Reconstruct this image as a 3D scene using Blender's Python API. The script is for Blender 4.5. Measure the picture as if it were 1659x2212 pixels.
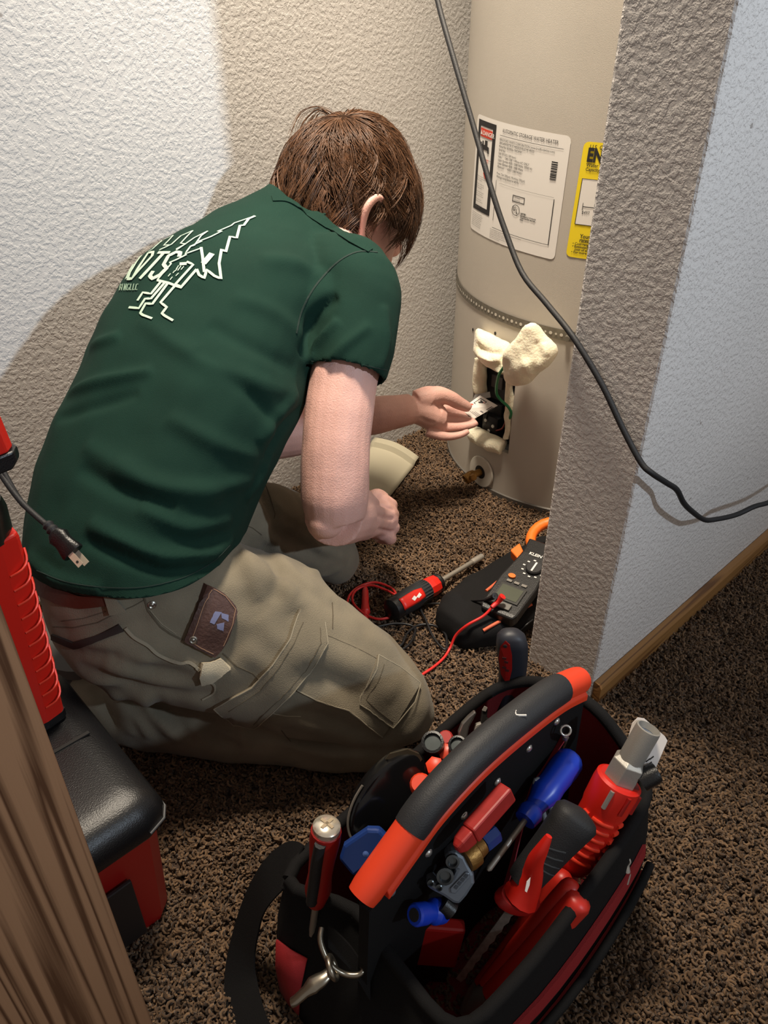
import bpy, bmesh, math, random
import numpy as np
from mathutils import Vector, Matrix, noise as mnoise
from mathutils.bvhtree import BVHTree

for o in list(bpy.data.objects): bpy.data.objects.remove(o)
sc = bpy.context.scene
COL = sc.collection
random.seed(7); rng = np.random.default_rng(7)

# ------------------------------------------------------------------ camera
IW, IH, F = 1659.0, 2212.0, 1660.0
PITCH = math.atan(F / 2477.0)
AZ = math.radians(46.83)
CAMH = 0.86
cam_d = bpy.data.cameras.new('camera'); cam = bpy.data.objects.new('camera', cam_d); COL.objects.link(cam)
cam_d.sensor_fit = 'VERTICAL'; cam_d.sensor_height = 36.0; cam_d.lens = F / IH * 36.0
cam_d.clip_start = 0.02
cam.location = (0, 0, CAMH); cam.rotation_euler = (math.pi/2 - PITCH, 0, AZ - math.pi/2)
sc.camera = cam

# ------------------------------------------------------------------ world, light, exposure
w = bpy.data.worlds.new('world'); sc.world = w; w.use_nodes = True
w.node_tree.nodes['Background'].inputs[0].default_value = (1.0, 0.90, 0.82, 1)
w.node_tree.nodes['Background'].inputs[1].default_value = 0.28

def area(name, loc, target, size, power, col, sy=None):
    l = bpy.data.lights.new(name, 'AREA'); l.energy = power; l.color = col; l.size = size
    l.shape = 'RECTANGLE' if sy else 'DISK'
    if sy: l.size_y = sy
    o = bpy.data.objects.new(name, l); COL.objects.link(o); o.location = loc
    o.rotation_euler = (Vector(target) - Vector(loc)).to_track_quat('-Z', 'Y').to_euler()
    return o
# cool daylight from the room behind the photographer, warm ceiling lamp over the closet
dl0 = area('daylight_lamp', (0.87, -2.3, 2.02), (0.66, 1.1, 0.90), 0.10, 5.4, (0.72, 0.86, 1.0))
dl0.data.spread = math.radians(52)
cl = area('ceiling_lamp', (0.69, 0.79, 2.2), (0.80, 0.82, 0.0), 0.32, 12.6, (1.0, 0.87, 0.70))
cl.data.spread = math.radians(72)

vs = sc.view_settings
vs.view_transform = 'Standard'; vs.look = 'None'; vs.gamma = 1.0; vs.use_curve_mapping = False
vs.exposure = 0.0

# ------------------------------------------------------------------ pixel -> space helpers
CP = np.array([0, 0, CAMH])
FW = np.array([math.cos(AZ)*math.cos(PITCH), math.sin(AZ)*math.cos(PITCH), -math.sin(PITCH)])
RT = np.array([math.sin(AZ), -math.cos(AZ), 0.0])
UPV = np.cross(RT, FW)
def ray(x, y): return FW + RT*(x - IW/2)/F - UPV*(y - IH/2)/F
def pk(x, y, k): return CP + ray(x, y)*k                      # at depth k along the view axis
def pz(x, y, z=0.0):
    d = ray(x, y); return CP + d*(z - CP[2])/d[2]
def pax(x, y, ax, v):
    d = ray(x, y); return CP + d*(v - CP[ax])/d[ax]
def proj(p):
    v = np.asarray(p) - CP; k = v @ FW
    return IW/2 + F*(v @ RT)/k, IH/2 - F*(v @ UPV)/k, k
def nrm(v):
    v = np.asarray(v, float); n = np.linalg.norm(v); return v/n if n > 1e-12 else v

# ------------------------------------------------------------------ materials
def lin(c):
    r = []
    for u in c[:3]:
        u = u/255.0
        r.append(u/12.92 if u <= 0.04045 else ((u+0.055)/1.055)**2.4)
    return (r[0], r[1], r[2], 1.0)
MATS = {}
def mat(name, col, rough=0.6, metal=0.0, bump=None, var=None, col2=None, spec=0.5, sheen=0.0, sss=0.0, coat=0.0, trans=0.0, stretch=None):
    """bump=(scale, distance, detail); var=(scale, lo, hi) multiplies colour by noise; col2 mixes by noise"""
    if name in MATS: return MATS[name]
    m = bpy.data.materials.new(name); m.use_nodes = True
    nt = m.node_tree; N = nt.nodes; L = nt.links; b = N['Principled BSDF']
    c = lin(col); b.inputs['Base Color'].default_value = c
    b.inputs['Roughness'].default_value = rough; b.inputs['Metallic'].default_value = metal
    b.inputs['Specular IOR Level'].default_value = spec
    if sheen: b.inputs['Sheen Weight'].default_value = sheen
    if coat: b.inputs['Coat Weight'].default_value = coat
    if trans: b.inputs['Transmission Weight'].default_value = trans
    if sss:
        b.inputs['Subsurface Weight'].default_value = sss
        b.inputs['Subsurface Radius'].default_value = (0.012, 0.005, 0.003)
        b.inputs['Subsurface Scale'].default_value = 1.0
    tc = N.new('ShaderNodeTexCoord'); src = tc.outputs['Object']
    if stretch:
        mp = N.new('ShaderNodeMapping'); mp.inputs['Scale'].default_value = stretch
        L.new(src, mp.inputs[0]); src = mp.outputs[0]
    if var or col2:
        nz = N.new('ShaderNodeTexNoise'); nz.inputs['Scale'].default_value = (var or (40, 0, 0))[0]
        nz.inputs['Detail'].default_value = 4; L.new(src, nz.inputs['Vector'])
        rp = N.new('ShaderNodeValToRGB'); L.new(nz.outputs['Fac'], rp.inputs[0])
        rp.color_ramp.elements[0].position = 0.3; rp.color_ramp.elements[1].position = 0.7
        if col2:
            rp.color_ramp.elements[0].color = c; rp.color_ramp.elements[1].color = lin(col2)
        else:
            lo, hi = var[1], var[2]
            rp.color_ramp.elements[0].color = (c[0]*lo, c[1]*lo, c[2]*lo, 1)
            rp.color_ramp.elements[1].color = (min(1, c[0]*hi), min(1, c[1]*hi), min(1, c[2]*hi), 1)
        L.new(rp.outputs[0], b.inputs['Base Color'])
    if bump:
        nb = N.new('ShaderNodeTexNoise'); nb.inputs['Scale'].default_value = bump[0]
        nb.inputs['Detail'].default_value = bump[2] if len(bump) > 2 else 3; L.new(src, nb.inputs['Vector'])
        bp = N.new('ShaderNodeBump'); bp.inputs['Distance'].default_value = bump[1]; bp.inputs['Strength'].default_value = 1.0
        L.new(nb.outputs['Fac'], bp.inputs['Height']); L.new(bp.outputs[0], b.inputs['Normal'])
    MATS[name] = m
    return m

# ------------------------------------------------------------------ mesh builder
class MB:
    """collects geometry in world space (through an optional frame) and links it as ONE mesh object"""
    def __init__(s, M=None): s.v = []; s.f = []; s.M = M; s.mi = []; s.cur = 0
    def add(s, vs, fs, M=None):
        n = len(s.v); MM = M if M is not None else s.M
        for p in vs:
            p = Vector((float(p[0]), float(p[1]), float(p[2])))
            s.v.append(MM @ p if MM is not None else p)
        for f in fs: s.f.append(tuple(i+n for i in f)); s.mi.append(s.cur)
        return s
    def box(s, x0, x1, y0, y1, z0, z1, M=None, bev=0.0):
        if bev > 0:
            bm = bmesh.new(); bmesh.ops.create_cube(bm, size=1.0)
            for v in bm.verts:
                v.co = Vector((x0+(x1-x0)*(v.co.x+.5), y0+(y1-y0)*(v.co.y+.5), z0+(z1-z0)*(v.co.z+.5)))
            bmesh.ops.bevel(bm, geom=bm.edges[:], offset=bev, segments=2, profile=0.5, affect='EDGES')
            bm.verts.index_update()
            r = s.add([v.co for v in bm.verts], [[v.index for v in f.verts] for f in bm.faces], M); bm.free(); return r
        vs = [(x, y, z) for z in (z0, z1) for y in (y0, y1) for x in (x0, x1)]
        return s.add(vs, [(0,2,3,1), (4,5,7,6), (0,1,5,4), (2,6,7,3), (0,4,6,2), (1,3,7,5)], M)
    def lathe(s, prof, n=24, M=None, cap=True):
        """prof: list of (r, z) bottom to top about local Z"""
        vs = []; fs = []
        for r, z in prof:
            for i in range(n):
                a = 2*math.pi*i/n; vs.append((r*math.cos(a), r*math.sin(a), z))
        for j in range(len(prof)-1):
            for i in range(n):
                a = j*n+i; b2 = j*n+(i+1) % n; fs.append((a, b2, b2+n, a+n))
        if cap:
            fs.append(tuple(range(n-1, -1, -1))); k = (len(prof)-1)*n; fs.append(tuple(range(k, k+n)))
        return s.add(vs, fs, M)
    def tube(s, pts, r, n=8, M=None, cap=True, flat=None):
        pts = [np.asarray(p, float) for p in pts]; m = len(pts)
        rs = r if hasattr(r, '__len__') else [r]*m
        T = [nrm(pts[min(i+1, m-1)] - pts[max(i-1, 0)]) for i in range(m)]
        ref = np.array([0, 0, 1.0]) if abs(T[0][2]) < 0.9 else np.array([1.0, 0, 0])
        u = nrm(np.cross(T[0], ref)); vs = []; fs = []
        for i in range(m):
            u = nrm(u - T[i]*(u @ T[i])); v = np.cross(T[i], u)
            for j in range(n):
                a = 2*math.pi*j/n
                vs.append(pts[i] + u*math.cos(a)*rs[i] + v*math.sin(a)*rs[i]*(flat or 1.0))
        for i in range(m-1):
            for j in range(n):
                a = i*n+j; b2 = i*n+(j+1) % n; fs.append((a, b2, b2+n, a+n))
        if cap:
            fs.append(tuple(range(n-1, -1, -1))); k = (m-1)*n; fs.append(tuple(range(k, k+n)))
        return s.add(vs, fs, M)
    def prism(s, poly, z0, z1, M=None):
        n = len(poly); vs = [(x, y, z0) for x, y in poly] + [(x, y, z1) for x, y in poly]
        ar = sum(poly[i][0]*poly[(i+1) % n][1]-poly[(i+1) % n][0]*poly[i][1] for i in range(n))
        fs = [tuple(range(n-1, -1, -1)), tuple(range(n, 2*n))] + [(i, (i+1) % n, n+(i+1) % n, n+i) for i in range(n)]
        if ar < 0: fs = [tuple(reversed(f)) for f in fs]
        return s.add(vs, fs, M)
    def rings(s, rings, cap=True, M=None):
        n = len(rings[0]); vs = [p for r in rings for p in r]; fs = []
        for i in range(len(rings)-1):
            for j in range(n):
                a = i*n+j; b2 = i*n+(j+1) % n; fs.append((a, b2, b2+n, a+n))
        if cap:
            fs.append(tuple(range(n-1, -1, -1))); k = (len(rings)-1)*n; fs.append(tuple(range(k, k+n)))
        return s.add(vs, fs, M)
    def build(s, name, m, parent=None, smooth=None, bev=0.0, sub=0, solid=0.0):
        """smooth: auto-smooth angle in degrees or None for flat"""
        me = bpy.data.meshes.new(name)
        off = ORIG.get(parent.name, Vector((0, 0, 0))) if parent else Vector((0, 0, 0))
        if parent is None and s.v:
            xs = [v.x for v in s.v]; ys = [v.y for v in s.v]; zs = [v.z for v in s.v]
            off = Vector(((min(xs)+max(xs))/2, (min(ys)+max(ys))/2, min(zs)))
        me.from_pydata([tuple(v - off) for v in s.v], [], s.f)
        ms = m if isinstance(m, (list, tuple)) else [m]
        for x in ms: me.materials.append(x)
        if len(ms) > 1: me.polygons.foreach_set('material_index', s.mi)
        me.update()
        return finish(name, me, parent, off, smooth, bev, sub, solid)
ORIG = {}
def finish(name, me, parent, off, smooth=None, bev=0.0, sub=0, solid=0.0):
    bm = bmesh.new(); bm.from_mesh(me); bmesh.ops.recalc_face_normals(bm, faces=bm.faces[:])
    if smooth is not None:
        for f in bm.faces: f.smooth = True
        a = math.radians(smooth)
        for e in bm.edges:
            if len(e.link_faces) == 2 and e.calc_face_angle(0) > a: e.smooth = False
    bm.to_mesh(me); bm.free()
    o = bpy.data.objects.new(name, me); COL.objects.link(o)
    if parent is not None: o.parent = parent; ORIG[o.name] = off
    else: o.location = off; ORIG[o.name] = off
    if solid:
        md = o.modifiers.new('solid', 'SOLIDIFY'); md.thickness = solid; md.offset = 0
    if bev > 0:
        md = o.modifiers.new('bevel', 'BEVEL'); md.width = bev; md.segments = 2; md.limit_method = 'ANGLE'; md.angle_limit = math.radians(40)
        md.harden_normals = False
        if smooth is None:
            for p in me.polygons: p.use_smooth = False
    if sub:
        md = o.modifiers.new('sub', 'SUBSURF'); md.levels = sub; md.render_levels = sub
    return o
def tag(o, label, cat, group=None):
    o['label'] = label; o['category'] = cat
    if group: o['group'] = group
    return o
def struct(o, label=None):
    o['kind'] = 'structure'
    if label: o['label'] = label
    return o
def thing(name, loc, label, cat, group=None):
    o = bpy.data.objects.new(name, None); COL.objects.link(o); o.location = Vector([float(q) for q in loc])
    o.empty_display_size = 0.02; ORIG[o.name] = Vector([float(q) for q in loc])
    return tag(o, label, cat, group)
def frame(o, z, x=None):
    """4x4 frame with local Z along z and local X close to x, origin o"""
    z = Vector([float(q) for q in nrm(z)])
    x = Vector([float(q) for q in (x if x is not None else ((1, 0, 0) if abs(z.x) < .9 else (0, 1, 0)))])
    x = (x - z*x.dot(z)).normalized(); y = z.cross(x)
    M = Matrix(((x.x, y.x, z.x, float(o[0])), (x.y, y.y, z.y, float(o[1])), (x.z, y.z, z.z, float(o[2])), (0, 0, 0, 1)))
    return M
def cr(pts, n=6, closed=False):
    """Catmull-Rom resample"""
    P = [np.asarray(p, float) for p in pts]; out = []; m = len(P)
    rngi = range(m) if closed else range(m-1)
    for i in rngi:
        if closed: a, b2, c2, d = P[(i-1) % m], P[i], P[(i+1) % m], P[(i+2) % m]
        else: a, b2, c2, d = P[max(i-1, 0)], P[i], P[i+1], P[min(i+2, m-1)]
        for j in range(n):
            t = j/n
            out.append(0.5*((2*b2) + (-a+c2)*t + (2*a-5*b2+4*c2-d)*t*t + (-a+3*b2-3*c2+d)*t**3))
    if not closed: out.append(P[-1])
    return out
def text2d(s, size=1.0, bold=0.0, align='LEFT', sx=1.0):
    """lettering as flat triangles: (verts[(x,y)], faces)"""
    cu = bpy.data.curves.new('t', 'FONT'); cu.body = s; cu.size = size; cu.align_x = align; cu.resolution_u = 2; cu.offset = bold
    o = bpy.data.objects.new('t', cu); COL.objects.link(o)
    dg = bpy.context.evaluated_depsgraph_get(); me = bpy.data.meshes.new_from_object(o.evaluated_get(dg))
    v = [(p.co.x*sx, p.co.y) for p in me.vertices]; f = [tuple(p.vertices) for p in me.polygons]
    bpy.data.objects.remove(o); bpy.data.curves.remove(cu); bpy.data.meshes.remove(me)
    return v, f
def ell_ring(c, u, v, a, b, n=24, e=2.0):
    """superellipse ring about c in the plane u,v"""
    r = []
    for i in range(n):
        t = 2*math.pi*i/n; ct, st = math.cos(t), math.sin(t)
        r.append(np.asarray(c) + np.asarray(u)*a*math.copysign(abs(ct)**(2/e), ct) + np.asarray(v)*b*math.copysign(abs(st)**(2/e), st))
    return r
# ================================================================== SETTING
WY = 1.126      # left wall plane
PX, PY0, PY1 = 0.754, 0.364, 0.478   # partition end face x, and its two faces
XB = 1.70       # closet back wall
def wall_mat(name, col, s1=75, d1=0.006, flat=False):
    m = bpy.data.materials.new(name); m.use_nodes = True; nt = m.node_tree; N = nt.nodes; L = nt.links; b = N['Principled BSDF']
    b.inputs['Roughness'].default_value = 0.75; b.inputs['Specular IOR Level'].default_value = 0.35
    tc = N.new('ShaderNodeTexCoord')
    n0 = N.new('ShaderNodeTexNoise'); n0.inputs['Scale'].default_value = 5; n0.inputs['Detail'].default_value = 3; L.new(tc.outputs['Object'], n0.inputs['Vector'])
    rp = N.new('ShaderNodeValToRGB'); L.new(n0.outputs['Fac'], rp.inputs[0]); c = lin(col)
    rp.color_ramp.elements[0].color = (c[0]*.95, c[1]*.95, c[2]*.95, 1); rp.color_ramp.elements[1].color = c
    rp.color_ramp.elements[0].position = .35; rp.color_ramp.elements[1].position = .65
    # scuffs: sparse dark specks
    n3 = N.new('ShaderNodeTexNoise'); n3.inputs['Scale'].default_value = 55; n3.inputs['Detail'].default_value = 5; L.new(tc.outputs['Object'], n3.inputs['Vector'])
    r3 = N.new('ShaderNodeValToRGB'); L.new(n3.outputs['Fac'], r3.inputs[0])
    r3.color_ramp.elements[0].position = .71; r3.color_ramp.elements[1].position = .74
    r3.color_ramp.elements[0].color = (1, 1, 1, 1); r3.color_ramp.elements[1].color = (.55, .52, .5, 1)
    mx = N.new('ShaderNodeMix'); mx.data_type = 'RGBA'; mx.blend_type = 'MULTIPLY'; mx.inputs[0].default_value = 1.0
    L.new(rp.outputs[0], mx.inputs[6]); L.new(r3.outputs[0], mx.inputs[7]); L.new(mx.outputs[2], b.inputs['Base Color'])
    # knock-down plaster relief: plateaus with soft edges plus fine orange peel
    n1 = N.new('ShaderNodeTexNoise'); n1.inputs['Scale'].default_value = s1; n1.inputs['Detail'].default_value = 3.5; n1.inputs['Roughness'].default_value = .55
    n1.inputs['Distortion'].default_value = 0.15; L.new(tc.outputs['Object'], n1.inputs['Vector'])
    r1 = N.new('ShaderNodeValToRGB'); L.new(n1.outputs['Fac'], r1.inputs[0]); r1.color_ramp.interpolation = 'EASE'
    r1.color_ramp.elements[0].position = .40; r1.color_ramp.elements[1].position = .62
    n2 = N.new('ShaderNodeTexNoise'); n2.inputs['Scale'].default_value = s1*3.2; n2.inputs['Detail'].default_value = 3; L.new(tc.outputs['Object'], n2.inputs['Vector'])
    ad = N.new('ShaderNodeMath'); ad.operation = 'MULTIPLY_ADD'; ad.inputs[1].default_value = .35; L.new(n2.outputs['Fac'], ad.inputs[0]); L.new(r1.outputs[0], ad.inputs[2])
    bp = N.new('ShaderNodeBump'); bp.inputs['Distance'].default_value = d1; bp.inputs['Strength'].default_value = .8
    L.new(ad.outputs[0], bp.inputs['Height']); L.new(bp.outputs[0], b.inputs['Normal'])
    return m
M_wall = wall_mat('textured_plaster', (213, 210, 206), 150, .00055)
M_part = wall_mat('partition_plaster', (220, 214, 209), 140, .0012)

def gridbox(name, x0, x1, y0, y1, z0, z1, m):
    return struct(MB().box(x0, x1, y0, y1, z0, z1).build(name, m))
gridbox('wall_left', -1.6, XB+.1, WY, WY+.11, 0, 2.45, M_wall)['label'] = 'long beige textured plaster wall behind the kneeling man'
gridbox('wall_back', XB, XB+.1, PY1, WY, 0, 2.45, M_wall)['label'] = 'textured closet wall behind the water heater'
pw = MB().box(PX, 2.9, PY0, PY1, 0, 2.45).build('wall_right', M_part, bev=.004); struct(pw, 'textured plaster partition whose narrow end faces the open tool bag')

# oak baseboard along the partition
def wood(name, c1, c2, scale, axis=(1, 14, 14), rings=9.0, rough=.45):
    m = bpy.data.materials.new(name); m.use_nodes = True; nt = m.node_tree; N = nt.nodes; L = nt.links; b = N['Principled BSDF']
    b.inputs['Roughness'].default_value = rough
    tc = N.new('ShaderNodeTexCoord'); mp = N.new('ShaderNodeMapping'); mp.inputs['Scale'].default_value = axis; L.new(tc.outputs['Object'], mp.inputs[0])
    n0 = N.new('ShaderNodeTexNoise'); n0.inputs['Scale'].default_value = scale; n0.inputs['Detail'].default_value = 1.5; n0.inputs['Distortion'].default_value = .4; L.new(mp.outputs[0], n0.inputs['Vector'])
    mul = N.new('ShaderNodeMath'); mul.operation = 'MULTIPLY'; mul.inputs[1].default_value = rings; L.new(n0.outputs['Fac'], mul.inputs[0])
    fr = N.new('ShaderNodeMath'); fr.operation = 'PINGPONG'; fr.inputs[1].default_value = 1.0; L.new(mul.outputs[0], fr.inputs[0])
    n1 = N.new('ShaderNodeTexNoise'); n1.inputs['Scale'].default_value = scale*9; n1.inputs['Detail'].default_value = 4; L.new(mp.outputs[0], n1.inputs['Vector'])
    ad = N.new('ShaderNodeMath'); ad.operation = 'MULTIPLY_ADD'; ad.inputs[1].default_value = .5; L.new(n1.outputs['Fac'], ad.inputs[0]); L.new(fr.outputs[0], ad.inputs[2])
    rp = N.new('ShaderNodeValToRGB'); L.new(ad.outputs[0], rp.inputs[0])
    rp.color_ramp.elements[0].color = lin(c2); rp.color_ramp.elements[0].position = .32
    rp.color_ramp.elements[1].color = lin(c1); rp.color_ramp.elements[1].position = .80
    L.new(rp.outputs[0], b.inputs['Base Color'])
    bp = N.new('ShaderNodeBump'); bp.inputs['Distance'].default_value = .0006; L.new(ad.outputs[0], bp.inputs['Height']); L.new(bp.outputs[0], b.inputs['Normal'])
    return m
M_oakb = wood('oak_baseboard', (150, 108, 62), (104, 68, 36), 5, (.5, 8, 8))
M_oakd = wood('oak_door', (168, 128, 96), (92, 62, 42), 3.0, (20, 20, .30), rings=8)
bb = MB(); prof = [(PY0-.001, 0), (PY0-.013, 0), (PY0-.013, .034), (PY0-.010, .040), (PY0-.001, .042)]
bb.add([(x, y, z) for x in (PX+.002, 2.9) for y, z in prof], [(0,1,2,3,4), (9,8,7,6,5)] + [(i, (i+1) % 5, 5+(i+1) % 5, 5+i) for i in range(5)])
struct(bb.build('baseboard_right', M_oakb), 'slim oak baseboard along the white partition wall')

# oak door leaf at the left, standing open
DY = 0.405
e0 = pax(160, 1741, 1, DY)
dl = MB().box(e0[0]-.62, e0[0], DY, DY+.034, 0.012, 2.02).build('door_1', M_oakd, bev=.002)
struct(dl, 'open oak door leaf with bold vertical grain beside the red toolbox')

# carpet: floor slab and a curled yarn pile grown on it
M_floor = mat('carpet_backing', (70, 54, 42), .95, bump=(300, .004), var=(60, .8, 1.15))
fl = struct(MB().box(-1.0, 2.9, -1.0, WY, -.03, 0).build('floor', M_floor), 'brown shag carpet floor')
def pile_mat():
    m = bpy.data.materials.new('carpet_yarn'); m.use_nodes = True; nt = m.node_tree; N = nt.nodes; L = nt.links; b = N['Principled BSDF']
    b.inputs['Roughness'].default_value = .9; b.inputs['Specular IOR Level'].default_value = .15; b.inputs['Sheen Weight'].default_value = .15
    oi = N.new('ShaderNodeObjectInfo'); rp = N.new('ShaderNodeValToRGB'); L.new(oi.outputs['Random'], rp.inputs[0])
    rp.color_ramp.elements[0].color = lin((70, 53, 39)); rp.color_ramp.elements[1].color = lin((128, 102, 77))
    L.new(rp.outputs[0], b.inputs['Base Color']); return m
M_pile = pile_mat()
def carpet():
    me = bpy.data.meshes.new('carpet_pile')
    xs = np.linspace(-.3, 2.5, 40); ys = np.linspace(-.35, WY, 24)
    vs = [(x, y, 0.0005) for y in ys for x in xs]; nx = len(xs)
    fs = [(j*nx+i, j*nx+i+1, (j+1)*nx+i+1, (j+1)*nx+i) for j in range(len(ys)-1) for i in range(nx-1)
          if not (xs[i] > PX-.01 and PY0-.015 < (ys[j]+ys[j+1])/2 < PY1)]
    me.from_pydata(vs, [], fs); o = bpy.data.objects.new('carpet_pile', me); COL.objects.link(o); o['kind'] = 'stuff'; o.parent = fl
    o.location = -fl.location
    ng = bpy.data.node_groups.new('carpet_gn', 'GeometryNodeTree')
    ng.interface.new_socket('Geometry', in_out='INPUT', socket_type='NodeSocketGeometry'); ng.interface.new_socket('Geometry', in_out='OUTPUT', socket_type='NodeSocketGeometry')
    N = ng.nodes; L = ng.links
    gi = N.new('NodeGroupInput'); go = N.new('NodeGroupOutput')
    dp = N.new('GeometryNodeDistributePointsOnFaces'); dp.inputs['Density'].default_value = 62000; L.new(gi.outputs[0], dp.inputs['Mesh'])
    sp = N.new('GeometryNodeCurveSpiral'); sp.inputs['Resolution'].default_value = 7; sp.inputs['Rotations'].default_value = 1.1
    sp.inputs['Start Radius'].default_value = .0032; sp.inputs['End Radius'].default_value = .0014; sp.inputs['Height'].default_value = .0105
    cc = N.new('GeometryNodeCurvePrimitiveCircle'); cc.inputs['Resolution'].default_value = 4; cc.inputs['Radius'].default_value = .00135
    cm = N.new('GeometryNodeCurveToMesh'); L.new(sp.outputs[0], cm.inputs['Curve']); L.new(cc.outputs[0], cm.inputs['Profile Curve']); cm.inputs['Fill Caps'].default_value = True
    sm = N.new('GeometryNodeSetMaterial'); sm.inputs['Material'].default_value = M_pile; L.new(cm.outputs[0], sm.inputs[0])
    ip = N.new('GeometryNodeInstanceOnPoints'); L.new(dp.outputs['Points'], ip.inputs['Points']); L.new(sm.outputs[0], ip.inputs['Instance'])
    rv = N.new('FunctionNodeRandomValue'); rv.data_type = 'FLOAT_VECTOR'; rv.inputs[0].default_value = (-.75, -.75, 0); rv.inputs[1].default_value = (.75, .75, 6.28)
    po = N.new('GeometryNodeInputPosition'); nz = N.new('ShaderNodeTexNoise'); nz.inputs['Scale'].default_value = 26; L.new(po.outputs[0], nz.inputs['Vector'])
    vm = N.new('ShaderNodeVectorMath'); vm.operation = 'MULTIPLY_ADD'; vm.inputs[1].default_value = (3.4, 3.4, 0); vm.inputs[2].default_value = (-1.7, -1.7, 0); L.new(nz.outputs['Color'], vm.inputs[0])
    va = N.new('ShaderNodeVectorMath'); va.operation = 'ADD'; L.new(rv.outputs[0], va.inputs[0]); L.new(vm.outputs[0], va.inputs[1])
    L.new(va.outputs[0], ip.inputs['Rotation'])
    rs = N.new('FunctionNodeRandomValue'); rs.data_type = 'FLOAT'; rs.inputs[2].default_value = .7; rs.inputs[3].default_value = 1.35
    rs.inputs['Seed'].default_value = 5
    L.new(rs.outputs[1], ip.inputs['Scale'])
    L.new(ip.outputs[0], go.inputs[0])
    md = o.modifiers.new('pile', 'NODES'); md.node_group = ng
carpet()
# ================================================================== fused organic surfaces
def fuse(mb, voxel=.006, smooth=6, factor=.5):
    """union of overlapping closed shapes as one smooth skin: returns (verts, faces) in world space"""
    me = bpy.data.meshes.new('tmp'); me.from_pydata([tuple(v) for v in mb.v], [], mb.f); me.update()
    bm = bmesh.new(); bm.from_mesh(me); bmesh.ops.recalc_face_normals(bm, faces=bm.faces[:]); bm.to_mesh(me); bm.free()
    o = bpy.data.objects.new('tmp', me); COL.objects.link(o)
    r = o.modifiers.new('r', 'REMESH'); r.mode = 'VOXEL'; r.voxel_size = voxel; r.adaptivity = 0
    if smooth:
        s = o.modifiers.new('s', 'SMOOTH'); s.factor = factor; s.iterations = smooth
    dg = bpy.context.evaluated_depsgraph_get(); ev = bpy.data.meshes.new_from_object(o.evaluated_get(dg))
    V = np.empty(len(ev.vertices)*3); ev.vertices.foreach_get('co', V); V = V.reshape(-1, 3)
    Fc = [tuple(p.vertices) for p in ev.polygons]
    bpy.data.objects.remove(o); bpy.data.meshes.remove(me); bpy.data.meshes.remove(ev)
    return V, Fc
def vnormals(V, Fc):
    N = np.zeros_like(V); Q = np.array([f if len(f) == 4 else (f[0], f[1], f[2], f[2]) for f in Fc])
    fn = np.cross(V[Q[:, 2]]-V[Q[:, 0]], V[Q[:, 3]]-V[Q[:, 1]])
    for i in range(4): np.add.at(N, Q[:, i], fn)
    return N/np.maximum(np.linalg.norm(N, axis=1, keepdims=True), 1e-12)
def relax(V, Fc, it, mask=None, fac=.5):
    E = set()
    for f in Fc:
        for i in range(len(f)): a, b = f[i], f[(i+1) % len(f)]; E.add((min(a, b), max(a, b)))
    E = np.array(list(E)); cnt = np.bincount(E.ravel(), minlength=len(V))[:, None]
    for _ in range(it):
        S = np.zeros_like(V); np.add.at(S, E[:, 0], V[E[:, 1]]); np.add.at(S, E[:, 1], V[E[:, 0]])
        D = (S/np.maximum(cnt, 1) - V)*fac
        V = V + (D if mask is None else D*mask[:, None])
    return V
def seg_dist(V, line):
    """distance of every vertex to a polyline and the parameter along it (0..1)"""
    best = np.full(len(V), 9.0); tt = np.zeros(len(V)); P = np.asarray(line); n = len(P)-1
    for i in range(n):
        a, b = P[i], P[i+1]; ab = b-a; t = np.clip(((V-a) @ ab)/max(ab @ ab, 1e-12), 0, 1)
        d = np.linalg.norm(V-(a+t[:, None]*ab), axis=1); u = d < best
        best[u] = d[u]; tt[u] = (i+t[u])/n
    return best, tt
def crease(V, N, line, w, h, taper=True):
    """push a ridge (h>0) or furrow (h<0) of half width w along a 3-D polyline"""
    d, t = seg_dist(V, line)
    a = h*np.exp(-(d/w)**2)
    if taper: a *= np.clip(4*t*(1-t), 0, 1)**.5
    return V + N*a[:, None]
def noise_disp(V, N, scale, amp, seed=0.0):
    a = np.array([mnoise.noise(Vector(p*scale)+Vector((seed, seed*.7, seed*1.3))) for p in V])
    return V + N*(a*amp)[:, None]
def bvh(V, Fc): return BVHTree.FromPolygons([tuple(v) for v in V], Fc)
def cast(tree, x, y, off=0.0):
    """where the sight line through a photo pixel meets a built surface (plus an offset along its normal)"""
    d = Vector(nrm(ray(x, y))); h = tree.ray_cast(Vector(CP), d)
    if h[0] is None: return None
    n = h[1] if h[1].dot(d) < 0 else -h[1]
    return np.array(h[0] + n*off), np.array(n)
def cast_line(tree, pts, off=0.0, n=5, closed=False):
    q = cr([(x, y, 0) for x, y in pts], n, closed); r = []
    for p in q:
        h = cast(tree, p[0], p[1], off)
        if h is not None: r.append(h)
    return r
def mesh_obj(name, V, Fc, m, parent=None, smooth=True):
    me = bpy.data.meshes.new(name)
    off = np.array(ORIG[parent.name]) if parent else np.array([(V[:, 0].min()+V[:, 0].max())/2, (V[:, 1].min()+V[:, 1].max())/2, V[:, 2].min()])
    me.from_pydata((V-off).tolist(), [], Fc); me.materials.append(m)
    me.polygons.foreach_set('use_smooth', [smooth]*len(Fc)); me.update()
    o = bpy.data.objects.new(name, me); COL.objects.link(o)
    if parent: o.parent = parent
    else: o.location = off
    ORIG[o.name] = Vector(off); return o
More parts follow.
